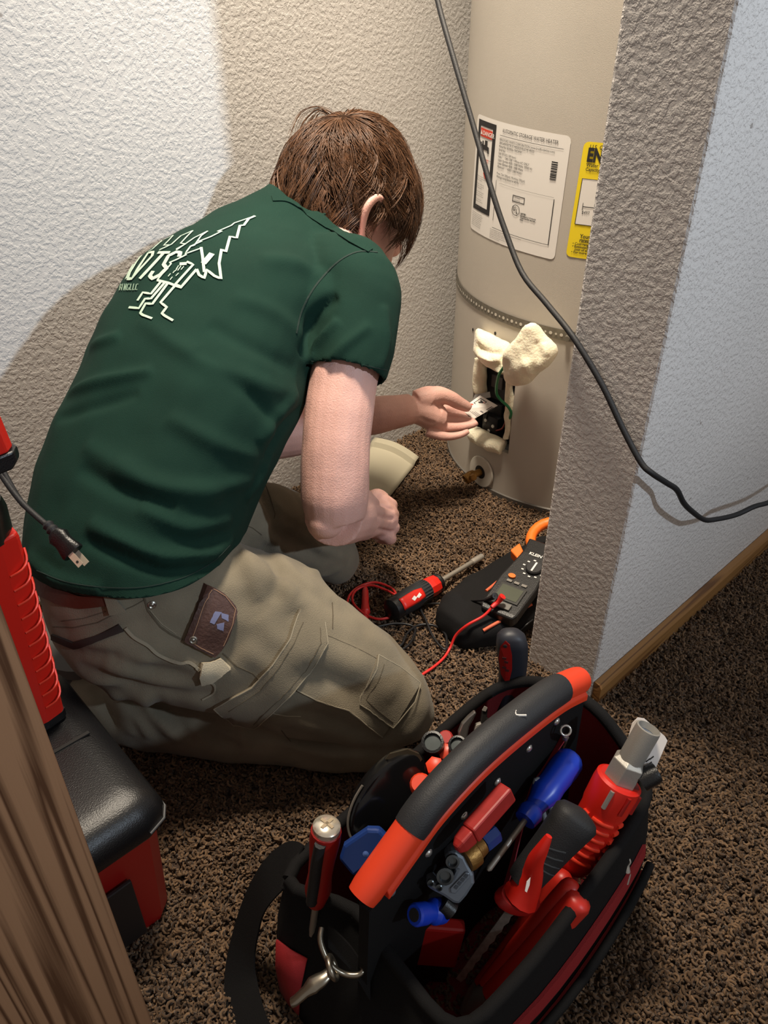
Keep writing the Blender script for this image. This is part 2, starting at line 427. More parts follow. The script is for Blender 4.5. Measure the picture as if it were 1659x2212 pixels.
def ribbon(mb, hits, w, lift=0.0008, thick=0.0008):
    """flat band of width w following a surface: hits = [(point, normal)]"""
    P = [h[0] for h in hits]; Nn = [h[1] for h in hits]; m = len(P); vs = []; fs = []
    for i in range(m):
        t = nrm(P[min(i+1, m-1)]-P[max(i-1, 0)]); s = nrm(np.cross(t, Nn[i])); ww = (w[i] if hasattr(w, '__len__') else w)/2
        c = P[i]+Nn[i]*lift
        vs += [c-s*ww, c-s*ww+Nn[i]*thick, c+s*ww+Nn[i]*thick, c+s*ww]
    for i in range(m-1):
        for j in range(4): a = i*4+j; b = i*4+(j+1) % 4; fs.append((a, b, b+4, a+4))
    fs.append((0, 1, 2, 3)); k = (m-1)*4; fs.append((k+3, k+2, k+1, k))
    mb.add(vs, fs)
def patch(tree, quad, nu=10, nv=10, lift=.0015, thick=.002):
    """cloth patch laid on a surface; quad = 4 photo corners in order; returns MB"""
    a, b, c, d = [np.array(q, float) for q in quad]; top = []; miss = False
    for j in range(nv+1):
        for i in range(nu+1):
            u, v = i/nu, j/nv; p = (a*(1-u)+b*u)*(1-v)+(d*(1-u)+c*u)*v
            h = cast(tree, p[0], p[1]); top.append(h)
    good = [h for h in top if h is not None]
    for i, h in enumerate(top):
        if h is None: top[i] = good[0]
    mb = MB(); k = nu+1
    vs = [h[0]+h[1]*(lift+thick) for h in top] + [h[0]-h[1]*.001 for h in top]; m = len(top); fs = []
    for j in range(nv):
        for i in range(nu):
            q = (j*k+i, j*k+i+1, (j+1)*k+i+1, (j+1)*k+i); fs.append(q); fs.append(tuple(m+t for t in reversed(q)))
    bd = [i for i in range(k)] + [j*k+nu for j in range(1, nv+1)] + [nv*k+i for i in range(nu-1, -1, -1)] + [j*k for j in range(nv-1, 0, -1)]
    for i in range(len(bd)):
        p, q = bd[i], bd[(i+1) % len(bd)]; fs.append((p, q, m+q, m+p))
    return mb.add(vs, fs)
# ================================================================== WATER HEATER
HC = np.array([1.368, .824]); HR = .287; HTOP = 1.47
def hcast(x, y, off=0.0):
    d = ray(x, y); a = d[:2] @ d[:2]; o = CP[:2]-HC; b = 2*o @ d[:2]; q = b*b-4*a*(o @ o-(HR+off)**2)
    p = CP + d*(-b-math.sqrt(max(q, 0)))/(2*a)
    return p
def htz(x, y):
    p = hcast(x, y); return math.atan2(p[1]-HC[1], p[0]-HC[0]) % (2*math.pi), p[2]
def hpt(th, z, off=0.0): return np.array([HC[0]+(HR+off)*math.cos(th), HC[1]+(HR+off)*math.sin(th), z])
M_jacket = mat('heater_enamel', (188, 181, 170), .38, var=(9, .97, 1.02), bump=(900, .0002))
M_dark = mat('dark_recess', (26, 24, 23), .8)
M_tank = mat('tank_steel', (92, 90, 88), .55, .3)
M_ins = mat('fiberglass_cream', (240, 231, 204), .95, bump=(260, .0014, 5), var=(30, .88, 1.05), sss=.15, sheen=.2)
M_blackpl = mat('black_plastic', (24, 24, 26), .4)
M_brass = mat('brass', (146, 108, 56), .42, .7, bump=(200, .0006))
M_chrome = mat('chrome', (205, 203, 198), .28, .8)
M_zinc = mat('galvanised', (126, 121, 110), .5, .5, var=(120, .8, 1.1))
M_paper = mat('label_paper', (232, 228, 222), .5)
M_ink = mat('label_ink', (36, 34, 34), .7)
M_inkg = mat('label_ink_grey', (112, 108, 106), .7)
M_red = mat('label_red', (212, 66, 44), .6)
M_yel = mat('label_yellow', (240, 214, 40), .5)
M_green = mat('green_wire', (28, 122, 74), .4)
M_redw = mat('red_wire', (130, 40, 34), .45)

heater = thing('water_heater', (HC[0], HC[1], 0), 'tall beige cylindrical water heater with its lower access hatch open', 'water heater')
t0, t1 = htz(1022, 850)[0], htz(1106, 900)[0]; zo0, zo1 = .112, .330
def jacket():
    mb = MB(); ths = sorted(set([t0, t1] + [2*math.pi*i/96 for i in range(96)])); zs = [.012, zo0, zo1, .388, HTOP]
    n = len(ths); vs = [hpt(t, z) for z in zs for t in ths]; fs = []
    for j in range(len(zs)-1):
        for i in range(n):
            a, b = ths[i], ths[(i+1) % n]
            if j == 1 and a >= t0-1e-6 and b <= t1+1e-6 and b > a: continue
            fs.append((j*n+i, j*n+(i+1) % n, (j+1)*n+(i+1) % n, (j+1)*n+i))
    fs.append(tuple(range((len(zs)-1)*n, len(zs)*n)))
    mb.add(vs, fs)
    # folded lip of the opening
    tt = np.linspace(t0, t1, 9)
    for (za, s) in ((zo0, 1), (zo1, -1)):
        mb.add([hpt(t, za, o) for o in (0, -.012) for t in tt], [(i, i+1, 10+i, 9+i) for i in range(8)])
    for th in (t0, t1):
        mb.add([hpt(th, z, o) for z in (zo0, zo1) for o in (0, -.012)], [(0, 1, 3, 2)])
    return mb.build('jacket', M_jacket, heater, smooth=40)
jk = jacket()
# recess behind the opening
mb = MB(); tt = np.linspace(t0-.05, t1+.05, 9)
mb.add([hpt(t, z, -.062) for z in (zo0-.02, zo1+.02) for t in tt], [(i, i+1, 10+i, 9+i) for i in range(8)])
for z in (zo0-.02, zo1+.02): mb.add([hpt(t, z, o) for o in (-.062, -.002) for t in tt], [(i, i+1, 10+i, 9+i) for i in range(8)])
for th in (t0-.05, t1+.05): mb.add([hpt(th, z, o) for z in (zo0-.02, zo1+.02) for o in (-.062, -.002)], [(0, 1, 3, 2)])
mb.build('recess', M_tank, heater)
# base rim and vertical seam
mb = MB(); tt = [2*math.pi*i/96 for i in range(96)]
mb.rings([[hpt(t, z, o) for t in tt] for z, o in ((0, .000), (0, .0025), (.016, .0025), (.018, .000))], cap=False)
mb.build('base_rim', mat('rim_steel', (120, 116, 110), .45, .5), heater, smooth=30)
# galvanised perforated strap
sA, sB = htz(990, 612), htz(1236, 727)
def strap_z(th): 
    return sA[1] + (sB[1]-sA[1])*np.clip((th-sA[0])/(sB[0]-sA[0]), -.4, 1.4)
mb = MB(); tt = np.linspace(2.2, 4.6, 100)
mb.rings([[hpt(t, strap_z(t)+dz, .0018) for t in tt] for dz in (-.0092, .0092)], cap=False)
mb.f = [f for f in mb.f if not (max(f)-min(f) > 150)]
st = mb.build('strap', M_zinc, heater)
mb = MB(); i = 0
for th in np.arange(2.3, 4.5, .0335):
    i += 1; r = .0030 if i % 2 else .0020
    mb.add([hpt(th+r*math.cos(a)/HR, strap_z(th)+r*math.sin(a), .0026) for a in np.linspace(0, 2*math.pi, 11)[:-1]], [tuple(range(10))])
mb.build('strap_holes', mat('hole_paint', (196, 190, 178), .5), st)['kind'] = 'stuff'
mb = MB(); th = htz(1228, 724)[0]; mb.tube([hpt(th, .371, .002), hpt(th, .371, .010)], .0045, 8); mb.build('strap_screw', M_zinc, heater, smooth=30)
# small jacket screw holes
for x, y in ((1070, 720), (1022, 712)):
    th, z = htz(x, y); MB().add([hpt(th+.0028*math.cos(a)/HR, z+.0034*math.sin(a), .0006) for a in np.linspace(0, 2*math.pi, 9)[:-1]], [tuple(range(8))]).build('screw_hole', M_dark, heater)

# ---- stickers: every print is laid on the jacket through (theta, z)
class Sticker:
    def __init__(s, tA, tB, zA, zB, name, m, tilt=0.0, lean=0.0):
        s.tA, s.tB, s.zA, s.zB = tA, tB, zA, zB; s.w = (tB-tA)*HR; s.h = zB-zA; s.tilt = tilt; s.lean = lean
        s.o = s.rect(0, s.w, 0, s.h, m, name, heater, .0008, rad=.008)
    def P(s, u, v, off): return hpt(s.tA+u/HR+s.lean*(v/s.h-.5), s.zA+v+s.tilt*(u/s.w-.5), off)
    def rect(s, u0, u1, v0, v1, m, name, parent=None, off=.0012, rad=0.0):
        us = list(np.linspace(u0, u1, 13)); mb = MB()
        def vv(u, lo):
            if rad <= 0: return v0 if lo else v1
            e = min(u-u0, u1-u); c = 0 if e >= rad else rad-math.sqrt(max(0, rad*rad-(rad-e)**2))
            return v0+c if lo else v1-c
        if rad: us = sorted(set(us+[u0+rad*q for q in (.1, .3, .6, 1)]+[u1-rad*q for q in (.1, .3, .6, 1)]))
        n = len(us)
        mb.add([s.P(u, vv(u, lo), off) for lo in (1, 0) for u in us], [(i, i+1, n+i+1, n+i) for i in range(n-1)])
        return mb.build(name, m, parent if parent else s.o, smooth=60)
    def frame(s, u0, u1, v0, v1, t, m, name, off=.0012):
        mb = MB()
        for a, b, c, d in ((u0, u1, v1-t, v1), (u0, u1, v0, v0+t), (u0, u0+t, v0, v1), (u1-t, u1, v0, v1)):
            us = np.linspace(a, b, 9); mb.add([s.P(u, v, off) for v in (c, d) for u in us], [(i, i+1, 10+i, 9+i) for i in range(8)])
        return mb.build(name, m, s.o)
    def text(s, items, m, name, off=.0016):
        mb = MB()
        for txt, u, v, size, bold, sx in items:
            V, Fc = text2d(txt, size, bold, 'LEFT', sx); mb.add([s.P(u+a, v+b, off) for a, b in V], Fc)
        return mb.build(name, m, s.o)
    def bars(s, items, m, name, off=.0016):
        mb = MB()
        for u0, u1, v0, v1 in items:
            us = np.linspace(u0, u1, max(2, int((u1-u0)/.01)+1)); n = len(us)
            mb.add([s.P(u, v, off) for v in (v0, v1) for u in us], [(i, i+1, n+i+1, n+i) for i in range(n-1)])
        return mb.build(name, m, s.o)
    def disc(s, u, v, r, r2, m, name, off=.0016):
        A = np.linspace(0, 2*math.pi, 25); mb = MB()
        mb.add([s.P(u+q*math.cos(a), v+q*math.sin(a), off) for q in (r2, r) for a in A], [(i, i+1, 26+i, 25+i) for i in range(24)])
        return mb.build(name, m, s.o)
    def poly(s, pts, m, name, off=.0016):
        return MB().add([s.P(u, v, off) for u, v in pts], [tuple(range(len(pts)))]).build(name, m, s.o)
a = htz(1036, 240); b = htz(1232, 300); c = htz(1200, 562); d = htz(1015, 490)
S = Sticker((a[0]+d[0])/2, (b[0]+c[0])/2, (c[1]+d[1])/2, (a[1]+b[1])/2, 'rating_label', M_paper, tilt=-.013, lean=.012)
W_, H_ = S.w, S.h
lw = W_*.27                                          # danger column
S.frame(W_*.035, W_*.305, H_*.20, H_*.965, .0085, M_ink, 'danger_frame')
S.rect(W_*.083, W_*.262, H_*.835, H_*.905, M_red, 'danger_banner', off=.0014)
S.text([('DANGER', W_*.128, H_*.853, H_*.05, .0002, .92)], M_paper, 'danger_lettering', off=.0019)
S.poly([(W_*.088, H_*.852), (W_*.121, H_*.852), (W_*.1045, H_*.893)], M_paper, 'danger_triangle', off=.0019)
# tap, water and burning figure pictogram
S.poly([(W_*.09, H_*.72), (W_*.115, H_*.72), (W_*.115, H_*.79), (W_*.09, H_*.79)], M_ink, 'danger_tap')
S.poly([(W_*.115, H_*.735), (W_*.205, H_*.735), (W_*.215, H_*.715), (W_*.232, H_*.715), (W_*.228, H_*.765), (W_*.19, H_*.775), (W_*.115, H_*.775)], M_ink, 'danger_tap')
S.poly([(W_*.125, H_*.70), (W_*.145, H_*.70), (W_*.145, H_*.805), (W_*.125, H_*.805)], M_ink, 'danger_tap')
S.poly([(W_*.165, H_*.775), (W_*.20, H_*.775), (W_*.205, H_*.815), (W_*.165, H_*.815)], M_ink, 'danger_tap')
S.text([('HOT', W_*.175, H_*.635, H_*.04, .0001, .8)], M_red, 'danger_hot_word')
S.poly([(W_*.16, H_*.60), (W_*.18, H_*.56), (W_*.215, H_*.535), (W_*.255, H_*.50), (W_*.255, H_*.53), (W_*.235, H_*.62), (W_*.225, H_*.56), (W_*.19, H_*.56), (W_*.17, H_*.62)], M_ink, 'danger_flame')
S.poly([(W_*.17, H_*.545), (W_*.20, H_*.505), (W_*.25, H_*.485), (W_*.235, H_*.535), (W_*.20, H_*.55)], M_red, 'danger_hand')
S.bars([(W_*.16, W_*.268, H_*.659, H_*.662), (W_*.10, W_*.15, H_*.63, H_*.633)], M_inkg, 'danger_spray')
dl_ = ['Water temperature over', '125 F can cause severe', 'burns or death.', '', 'Children, disabled and', 'elderly are at high risk', 'of being scalded.', '', 'See instruction manual', 'before setting water', 'temperature at heater.', '', 'Feel water before', 'bathing or showering.', '', 'Temperature limiting', 'valves available.']
S.text([(q, W_*.082, H_*(.497-.0168*i), H_*.0155, 0, .95) for i, q in enumerate(dl_) if q], M_inkg, 'danger_small_print')
S.text([(q, W_*.03, H_*(.165-.0165*i), H_*.0145, 0, .92) for i, q in enumerate(['This water heater complies with the', 'heat loss requirements of the standard', 'in effect at the date of manufacture.', 'For safe operation read the manual.', 'Install to local codes. Minimum', 'clearance to combustibles 0 inches', 'sides and rear, 12 inches top. Do', 'not remove any permanent label.'])], M_inkg, 'clearance_small_print')
u0 = W_*.36
S.text([('AUTOMATIC STORAGE WATER HEATER', W_*.385, H_*.925, H_*.042, .0000, .78)], M_ink, 'label_title')
S.bars([(u0, W_*.955, H_*.895, H_*.8985)], M_ink, 'label_rule')
rows = ['BRADFORD WHITE CORPORATION (www.bradfordwhite.com)', '200 LAFAYETTE ST MIDDLEVILLE MI 49333', 'Model No: RE350S6-1NCWW', 'Serial No: ', 'Cap. 50 USG (189 liters)', 'Volts        240 / 208   1-Phase AC ONLY', 'Upper Element 4500 / 3380 Watts  50/60 Hz', 'Lower Element 4500 / 3380 Watts', 'Maximum       4500 / 3380 Watts', '', 'Press: Test 300(psi), Working 150(psi)', 'Wattage rating based on 60 Hz']
S.text([(q, u0, H_*(.855-.0275*i), H_*.0275, 0, .80) for i, q in enumerate(rows) if q], M_ink, 'rating_print')
bars_ = []; v = H_*.645; random.seed(3)
while v < H_*.79:
    h_ = random.choice([.0007, .0012, .002]); bars_.append((W_*.875, W_*.925, v, v+h_)); v += h_+random.choice([.0007, .0011])
S.bars(bars_, M_ink, 'barcode')
S.bars([(u0, u0+.0008, H_*.18, H_*.53), (W_*.93, W_*.936, H_*.115, H_*.50), (u0, W_*.936, H_*.115, H_*.119)], M_ink, 'lower_box_rule')
S.bars([(W_*.40, W_*.93, H_*.512, H_*.514)], M_inkg, 'fold_line')
S.frame(W_*.56, W_*.68, H_*.40, H_*.455, .0012, M_ink, 'certificate_frame')
S.text([('CERTIFIED', W_*.572, H_*.430, H_*.018, 0, .9), ('www.ahri.org', W_*.576, H_*.412, H_*.014, 0, .9)], M_inkg, 'certificate_print')
S.disc(W_*.605, H_*.335, .0085, .0076, M_ink, 'listed_ring')
S.text([('U', W_*.575, H_*.328, H_*.052, .0002, .8), ('L', W_*.608, H_*.310, H_*.052, .0002, .8)], M_ink, 'listed_mark')
S.text([('LISTED', W_*.655, H_*.312, H_*.020, .0002, 1.0), ('HOUSEHOLD STORAGE', W_*.655, H_*.295, H_*.0155, .0001, 1.0), ('TANK WATER HEATER', W_*.655, H_*.279, H_*.0155, .0001, 1.0), ('D623', W_*.655, H_*.263, H_*.0155, .0001, 1.0)], M_ink, 'listed_print')
S.text([(q, W_*.335, H_*(.093-.0145*i), H_*.013, 0, .93) for i, q in enumerate(['MAY BE COVERED BY ONE OR MORE OF THE FOLLOWING U.S. PATENTS', '4,416,222, 4,669,448, 4,808,356, 5,115,767, 5,199,385', '5,277,171, 5,341,770, 5,660,165, 5,682,666, 5,761,379', '5,943,984, 5,954,492, 6,142,216, 7,063,132, 7,270,087', 'Other patents and foreign patents pending. Current', 'patents listed with the maker.'])], M_inkg, 'patent_print')

g0 = htz(1262, 308); g1 = htz(1225, 556)
E_ = Sticker((g0[0]+g1[0])/2-.004, (g0[0]+g1[0])/2+.148/HR, g1[1], g0[1], 'energy_label', M_yel, tilt=-.004, lean=.02)
w_, h_ = E_.w, E_.h
E_.text([('U.S. Government', .010, h_*.945, .0085, .0001, .9)], M_ink, 'agency_print')
E_.text([('ENERGYGUIDE', .008, h_*.845, .026, .0012, .72)], M_ink, 'guide_title')
E_.text([('Water Heater - Electric', .009, h_*.80, .0072, .0001, .95), ('Capacity (first hour rating): 63 gallons', .009, h_*.765, .0068, .0001, .9)], M_ink, 'capacity_print')
E_.rect(.006, w_-.006, h_*.30, h_*.70, M_paper, 'cost_panel', off=.0013)
E_.frame(.006, w_-.006, h_*.30, h_*.70, .0009, M_ink, 'cost_panel_rule', off=.0017)
E_.text([('Estimated Yearly Energy Cost', .042, h_*.645, .0082, .0001, .9)], M_ink, 'cost_heading', off=.0019)
E_.text([('$498', .066, h_*.55, .022, .0006, .9)], M_ink, 'cost_figure', off=.0019)
E_.text([('$497', .014, h_*.40, .0068, 0, .9)], M_ink, 'scale_figure', off=.0019)
E_.bars([(.014, w_-.016, h_*.458, h_*.465), (.0138, .0146, h_*.43, h_*.495)], M_ink, 'cost_scale', off=.0019)
E_.text([('Your cost will depend on your utility', .018, h_*.185, .0088, .0002, .85), ('rates and use.', .018, h_*.148, .0088, .0002, .85)], M_ink, 'cost_note')
E_.text([(q, .008, h_*(.118-.026*i), .0058, .0001, .95) for i, q in enumerate(['\u2022 Cost range based on standard models.', '\u2022 Estimated operating cost based on national', '   cost of electricity of 12 cents per kWh.', '\u2022 For more information visit the web site.'])], M_ink, 'cost_bullets')

# ---- inside the hatch: thermostat, element head, wires, insulation
def hk(x, y, off): return hcast(x, y, off)
A = frame(hk(1078, 872, -.045), nrm(np.array([HC[0]-1.081, HC[1]-.83, 0]))*-1, (0, 0, 1))   # local Z out of the tank, X up
mb = MB(A); mb.box(-.01, .075, -.024, .030, 0, .006, bev=.002); th_ = mb.build('thermostat_bracket', mat('bracket_grey', (70, 70, 72), .5, .3), heater)
mb = MB(A); mb.box(-.034, .010, -.024, .024, 0, .020, bev=.003); th2 = mb.build('thermostat', M_blackpl, heater, smooth=30)
mb = MB(A); mb.box(.036, .062, -.012, .016, .006, .011, bev=.001); mb.build('thermostat_dial', mat('dial_grey', (96, 96, 98), .5), heater)
Bm = frame(hk(1076, 912, -.040), A.to_3x3() @ Vector((0, 0, 1)), (0, 0, 1))
mb = MB(Bm); mb.box(-.022, .022, -.020, .022, 0, .026, bev=.006); el = mb.build('element_terminal_block', M_blackpl, heater, smooth=30)
for x, y in ((.010, .010), (-.010, .0), (.004, -.010)):
    mb = MB(Bm); mb.lathe([(.0038, .026), (.0038, .0285), (.003, .0295)], 12, M=Bm @ Matrix.Translation((x, y, 0))); mb.build('terminal_screw', M_chrome, el, smooth=30)
def wire(name, pts, r, m, parent, n=6):
    mb = MB(); mb.tube(cr(pts, n), r, 8); return mb.build(name, m, parent, smooth=60)
wire('ground_wire', [hk(1096, 776, .050), hk(1090, 790, .052), hk(1077, 812, .045), hk(1072, 845, .024), hk(1080, 862, .015), hk(1097, 878, .012), hk(1104, 893, .006), hk(1098, 910, -.006), hk(1092, 922, -.03)], .0027, M_green, heater)
wire('element_wire', [hk(1092, 880, -.02), hk(1093, 905, -.010), hk(1085, 925, -.012), hk(1072, 930, -.016)], .0018, M_redw, heater)
wire('element_wire', [hk(1066, 870, -.02), hk(1053, 893, -.012), hk(1050, 915, -.014), hk(1060, 932, -.02)], .0018, M_blackpl, heater)
# insulation bats
def bat(name, blobs, seed, amp=.006, vox=.004):
    mb = MB()
    for (c, r) in blobs:
        c = np.asarray(c)
        mb.rings([ell_ring(c+np.array([0, 0, 1])*r[2]*math.sin(q), np.array([1, 0, 0]), np.array([0, 1, 0]), max(r[0]*math.cos(q), .0004), max(r[1]*math.cos(q), .0004), 14) for q in np.linspace(-1.5, 1.5, 9)])
    V, Fc = fuse(mb, vox, 5); N = vnormals(V, Fc)
    V = noise_disp(V, N, 38, amp, seed); V = noise_disp(V, N, 110, amp*.3, seed+3)
    return mesh_obj(name, V, Fc, M_ins, heater)
def slab(mb, pts, offs, r):
    """chain of flattened lumps through photo points at given stand-off from the jacket"""
    P = [hk(x, y, o) for (x, y), o in zip(pts, offs)]
    mb.tube(cr(P, 4), [r]*(len(cr(P, 4))), 12)
    return P
def pillow(name, outline, offs, thick, seed, amp=.004):
    """folded bat: closed photo outline at given stand-offs, swollen"""
    P = [hk(x, y, o) for (x, y), o in zip(outline, offs)]
    P = np.array(cr(P, 4, True)); c = P.mean(0); n = nrm(np.cross(P[0]-c, P[len(P)//3]-c)); n = n if n @ FW < 0 else -n
    mb = MB(); R = []
    for s_, t_ in ((.05, -1), (.6, -.8), (.93, -.4), (1, 0), (.93, .45), (.6, .85), (.05, 1)):
        R.append([c+(p-c)*s_+n*thick*t_ for p in P])
    mb.rings(R); V, Fc = fuse(mb, .0035, 3); N = vnormals(V, Fc)
    V = noise_disp(V, N, 24, amp*1.7, seed); V = noise_disp(V, N, 120, amp*.12, seed+3)
    return V, Fc
V, Fc = pillow('x', [(1095, 792), (1098, 762), (1120, 728), (1148, 697), (1172, 716), (1196, 757), (1178, 786), (1162, 802), (1135, 830), (1112, 834), (1096, 822)], [.03, .045, .05, .05, .05, .05, .06, .06, .055, .045, .035], .030, 1.0)
N = vnormals(V, Fc)
tr = bvh(V, Fc)
for ln, h_ in (([(1160, 735), (1165, 770), (1150, 800)], -.004), ([(1120, 745), (1130, 780), (1150, 812)], .004), ([(1175, 740), (1178, 770)], .003)):
    q = cast_line(tr, ln)
    if len(q) > 1: V = crease(V, N, [t[0] for t in q], .007, h_)
mesh_obj('insulation_batt', V, Fc, M_ins, heater)
V, Fc = pillow('x', [(1030, 706), (1050, 718), (1080, 731), (1101, 742), (1096, 764), (1088, 776), (1100, 800), (1085, 812), (1062, 800), (1040, 782), (1030, 760), (1027, 738)], [.01, .01, .012, .016, .03, .038, .04, .045, .04, .035, .02, .01], .018, 4.0)
N = vnormals(V, Fc); tr = bvh(V, Fc)
for ln, h_ in (([(1030, 748), (1055, 760), (1085, 762)], -.006), ([(1032, 765), (1058, 778), (1082, 776)], .006)):
    q = cast_line(tr, ln)
    if len(q) > 1: V = crease(V, N, [t[0] for t in q], .005, h_)
mesh_obj('insulation_batt', V, Fc, M_ins, heater)
for nm, pts, offs, r in (('insulation_strip', [(1040, 770), (1038, 800), (1036, 830), (1036, 850)], [-.012]*4, .014),
                         ('insulation_strip', [(1102, 815), (1101, 850), (1100, 885), (1098, 925), (1094, 950)], [-.006, -.004, -.004, -.004, -.004], .0085),
                         ('insulation_roll', [(1026, 938), (1040, 946), (1062, 957), (1088, 968)], [-.006, -.002, .002, -.002], .0175)):
    mb = MB(); slab(mb, pts, offs, r); V, Fc = fuse(mb, .0035, 4); N = vnormals(V, Fc); V = noise_disp(V, N, 45, .004, r*900); mesh_obj(nm, V, Fc, M_ins, heater)
# inside lining at the left of the hatch
# drain valve with escutcheon
dv = htz(1041, 1018); nv = nrm(np.array([math.cos(dv[0]), math.sin(dv[0]), 0]))
D = frame(hpt(*dv), nv, (0, 0, 1))
mb = MB(D); mb.lathe([(.034, .000), (.0345, .0015), (.033, .004), (.014, .005)], 32, cap=False); mb.build('drain_escutcheon', mat('escutcheon_enamel', (196, 190, 178), .4), heater, smooth=40)
mb = MB(D); mb.lathe([(.0145, .0052), (.002, .0056)], 20); mb.build('drain_hole', M_dark, heater)
dv_ = bpy.data.objects.new('drain_valve', None)
bpy.data.objects.remove(dv_)
mb = MB(D); mb.lathe([(.0075, 0), (.0075, .022), (.0105, .024), (.0105, .034), (.009, .036)], 16); dvo = mb.build('drain_valve', M_brass, heater, smooth=30)
noz = frame(hpt(*dv)+nv*.027, nrm(np.array([-.78, .22, -.30])), (0, 0, 1))
mb = MB(noz); mb.lathe([(.0065, -.004), (.0085, .003), (.0112, .005), (.0108, .009), (.0112, .010), (.0108, .014), (.0112, .016), (.0095, .018), (.0080, .006)], 18); mb.build('hose_nozzle', M_brass, dvo, smooth=30)
mb = MB(frame(hpt(*dv)+nv*.030, nrm(np.array([-.3, -.5, .2])), (0, 0, 1))); mb.lathe([(.005, 0), (.005, .012), (.0075, .012), (.0075, .018), (.006, .019)], 6); mb.build('valve_stem', M_brass, dvo)

# ---- terminal shield card held in the man's fingers (still lying against the hatch)
cpx = [(995, 884), (1023, 905), (1075, 876), (1037, 854)]; cko = [.060, .050, .012, .022]
Q = [hk(x, y, o) for (x, y), o in zip(cpx, cko)]
nn = nrm(np.cross(Q[1]-Q[0], Q[3]-Q[0])); nn = nn if nn[2] > 0 else -nn
card = thing('terminal_cover', Q[0]-nn*.004, 'small white printed plastic cover card held between fingertips at the open hatch', 'cover')
def cq(u, v): return (Q[0]*(1-u)+Q[3]*u)*(1-v)+(Q[1]*(1-u)+Q[2]*u)*v
MB().add([p+nn*o for o in (0, -.002) for p in Q], [(0,1,2,3), (7,6,5,4)]+[(i, (i+1) % 4, 4+(i+1) % 4, 4+i) for i in range(4)]).build('plate', mat('cover_white', (214, 208, 200), .45), card)
def cpoly(pts, m, nm, o=.0005): MB().add([cq(u, v)+nn*o for u, v in pts], [tuple(range(len(pts)))]).build(nm, m, card)
def crect(u0, u1, v0, v1): return [(u0, v0), (u1, v0), (u1, v1), (u0, v1)]
for r_ in (crect(.55, .90, .14, .17), crect(.55, .90, .50, .53), crect(.55, .58, .14, .53), crect(.87, .90, .14, .53)): cpoly(r_, M_ink, 'picture_frame')
cpoly([(.62, .45), (.70, .24), (.76, .30), (.85, .20), (.80, .46)], M_ink, 'hazard_picture')
cpoly([(.60, .48), (.66, .38), (.78, .42), (.84, .48)], M_red, 'hazard_hand')
cpoly(crect(.34, .50, .10, .66), M_red, 'warning_band')
for v in np.arange(.2, .95, .09): cpoly(crect(.14, .30, v, v+.035), M_inkg, 'small_print')
for v in np.arange(.64, .98, .08): cpoly(crect(.60, .84, v, v+.04), M_ink, 'small_print')
cpoly(crect(.40, .46, .70, .95), M_inkg, 'small_print')
cpoly([(.10, .06), (.22, .06), (.22, .18), (.10, .18)], M_ink, 'shock_symbol')
# hinge plate behind it
Qb = [hk(x, y, o) for (x, y), o in zip([(1020, 866), (1060, 858), (1058, 846), (1026, 852)], [.018, .0, -.004, .012])]
MB().add([p+nn*o for o in (0, -.002) for p in Qb], [(0,1,2,3), (7,6,5,4)]+[(i, (i+1) % 4, 4+(i+1) % 4, 4+i) for i in range(4)]).build('hinge_plate', mat('cover_grey', (150, 148, 144), .5), card)

# ---- removed access panel leaning on the wall
a = pz(838, 1078, .014); b = pz(906, 992, .014); b = b+np.array([.0, .0, 0]); ex = nrm(np.array([b[0]-a[0], b[1]-a[1], 0])); L_ = .215
tp = pax(812, 950, 1, WY-.006); 
upd = nrm(tp - b)                                      # from the floor corner up to the wall
org = b - ex*L_
wd = np.linalg.norm(tp-b)
PM = Matrix(((ex[0], upd[0], 0, org[0]), (ex[1], upd[1], 0, org[1]), (ex[2], upd[2], 0, org[2]), (0, 0, 0, 1)))
nz_ = nrm(np.cross(ex, upd)); nz_ = nz_ if nz_ @ FW < 0 else -nz_
for i in range(3): PM[i][2] = nz_[i]
panel = thing('access_panel', org, 'removed beige metal access panel leaning against the wall by the heater', 'panel')
mb = MB(PM); us = np.linspace(0, wd, 13); prof = [(u, .010*math.sin(math.pi*u/wd)) for u in us]
xs_ = [0, .012, .016, L_-.034, L_-.028, L_-.010, L_]; dz = [.004, .004, 0, 0, .010, .011, .002]
vs = [(x, u, b_+d_) for x, d_ in zip(xs_, dz) for u, b_ in prof]; n = 13
mb.add(vs, [(i*n+j, i*n+j+1, (i+1)*n+j+1, (i+1)*n+j) for i in range(len(xs_)-1) for j in range(n-1)])
mb.build('panel_sheet', mat('panel_enamel', (170, 163, 142), .38), panel, smooth=25, solid=.0016)
mb = MB(PM); mb.tube([(L_-.002, u, b_+.001) for u, b_ in prof], .0022, 6); mb.build('rolled_edge', mat('panel_enamel', 0), panel, smooth=60)
# ================================================================== PERSON
M_skin = mat('skin', (212, 166, 154), .5, bump=(500, .0006, 3), var=(22, .86, 1.06), sss=.12, spec=.4)
M_shirt = mat('shirt_cotton', (16, 45, 36), .9, bump=(1400, .0005, 2), var=(14, .9, 1.08), spec=.2)
M_trous = mat('trouser_canvas', (122, 113, 96), .9, bump=(900, .0007, 3), var=(16, .82, 1.12), sheen=.1, spec=.2)
M_hair = mat('brown_hair', (92, 60, 36), .42, var=(90, .55, 1.25), spec=.6)
root = thing('person', (pz(420, 1420, 0)), 'kneeling person in a dark green t-shirt and khaki work trousers reaching into the heater', 'person')
person = root

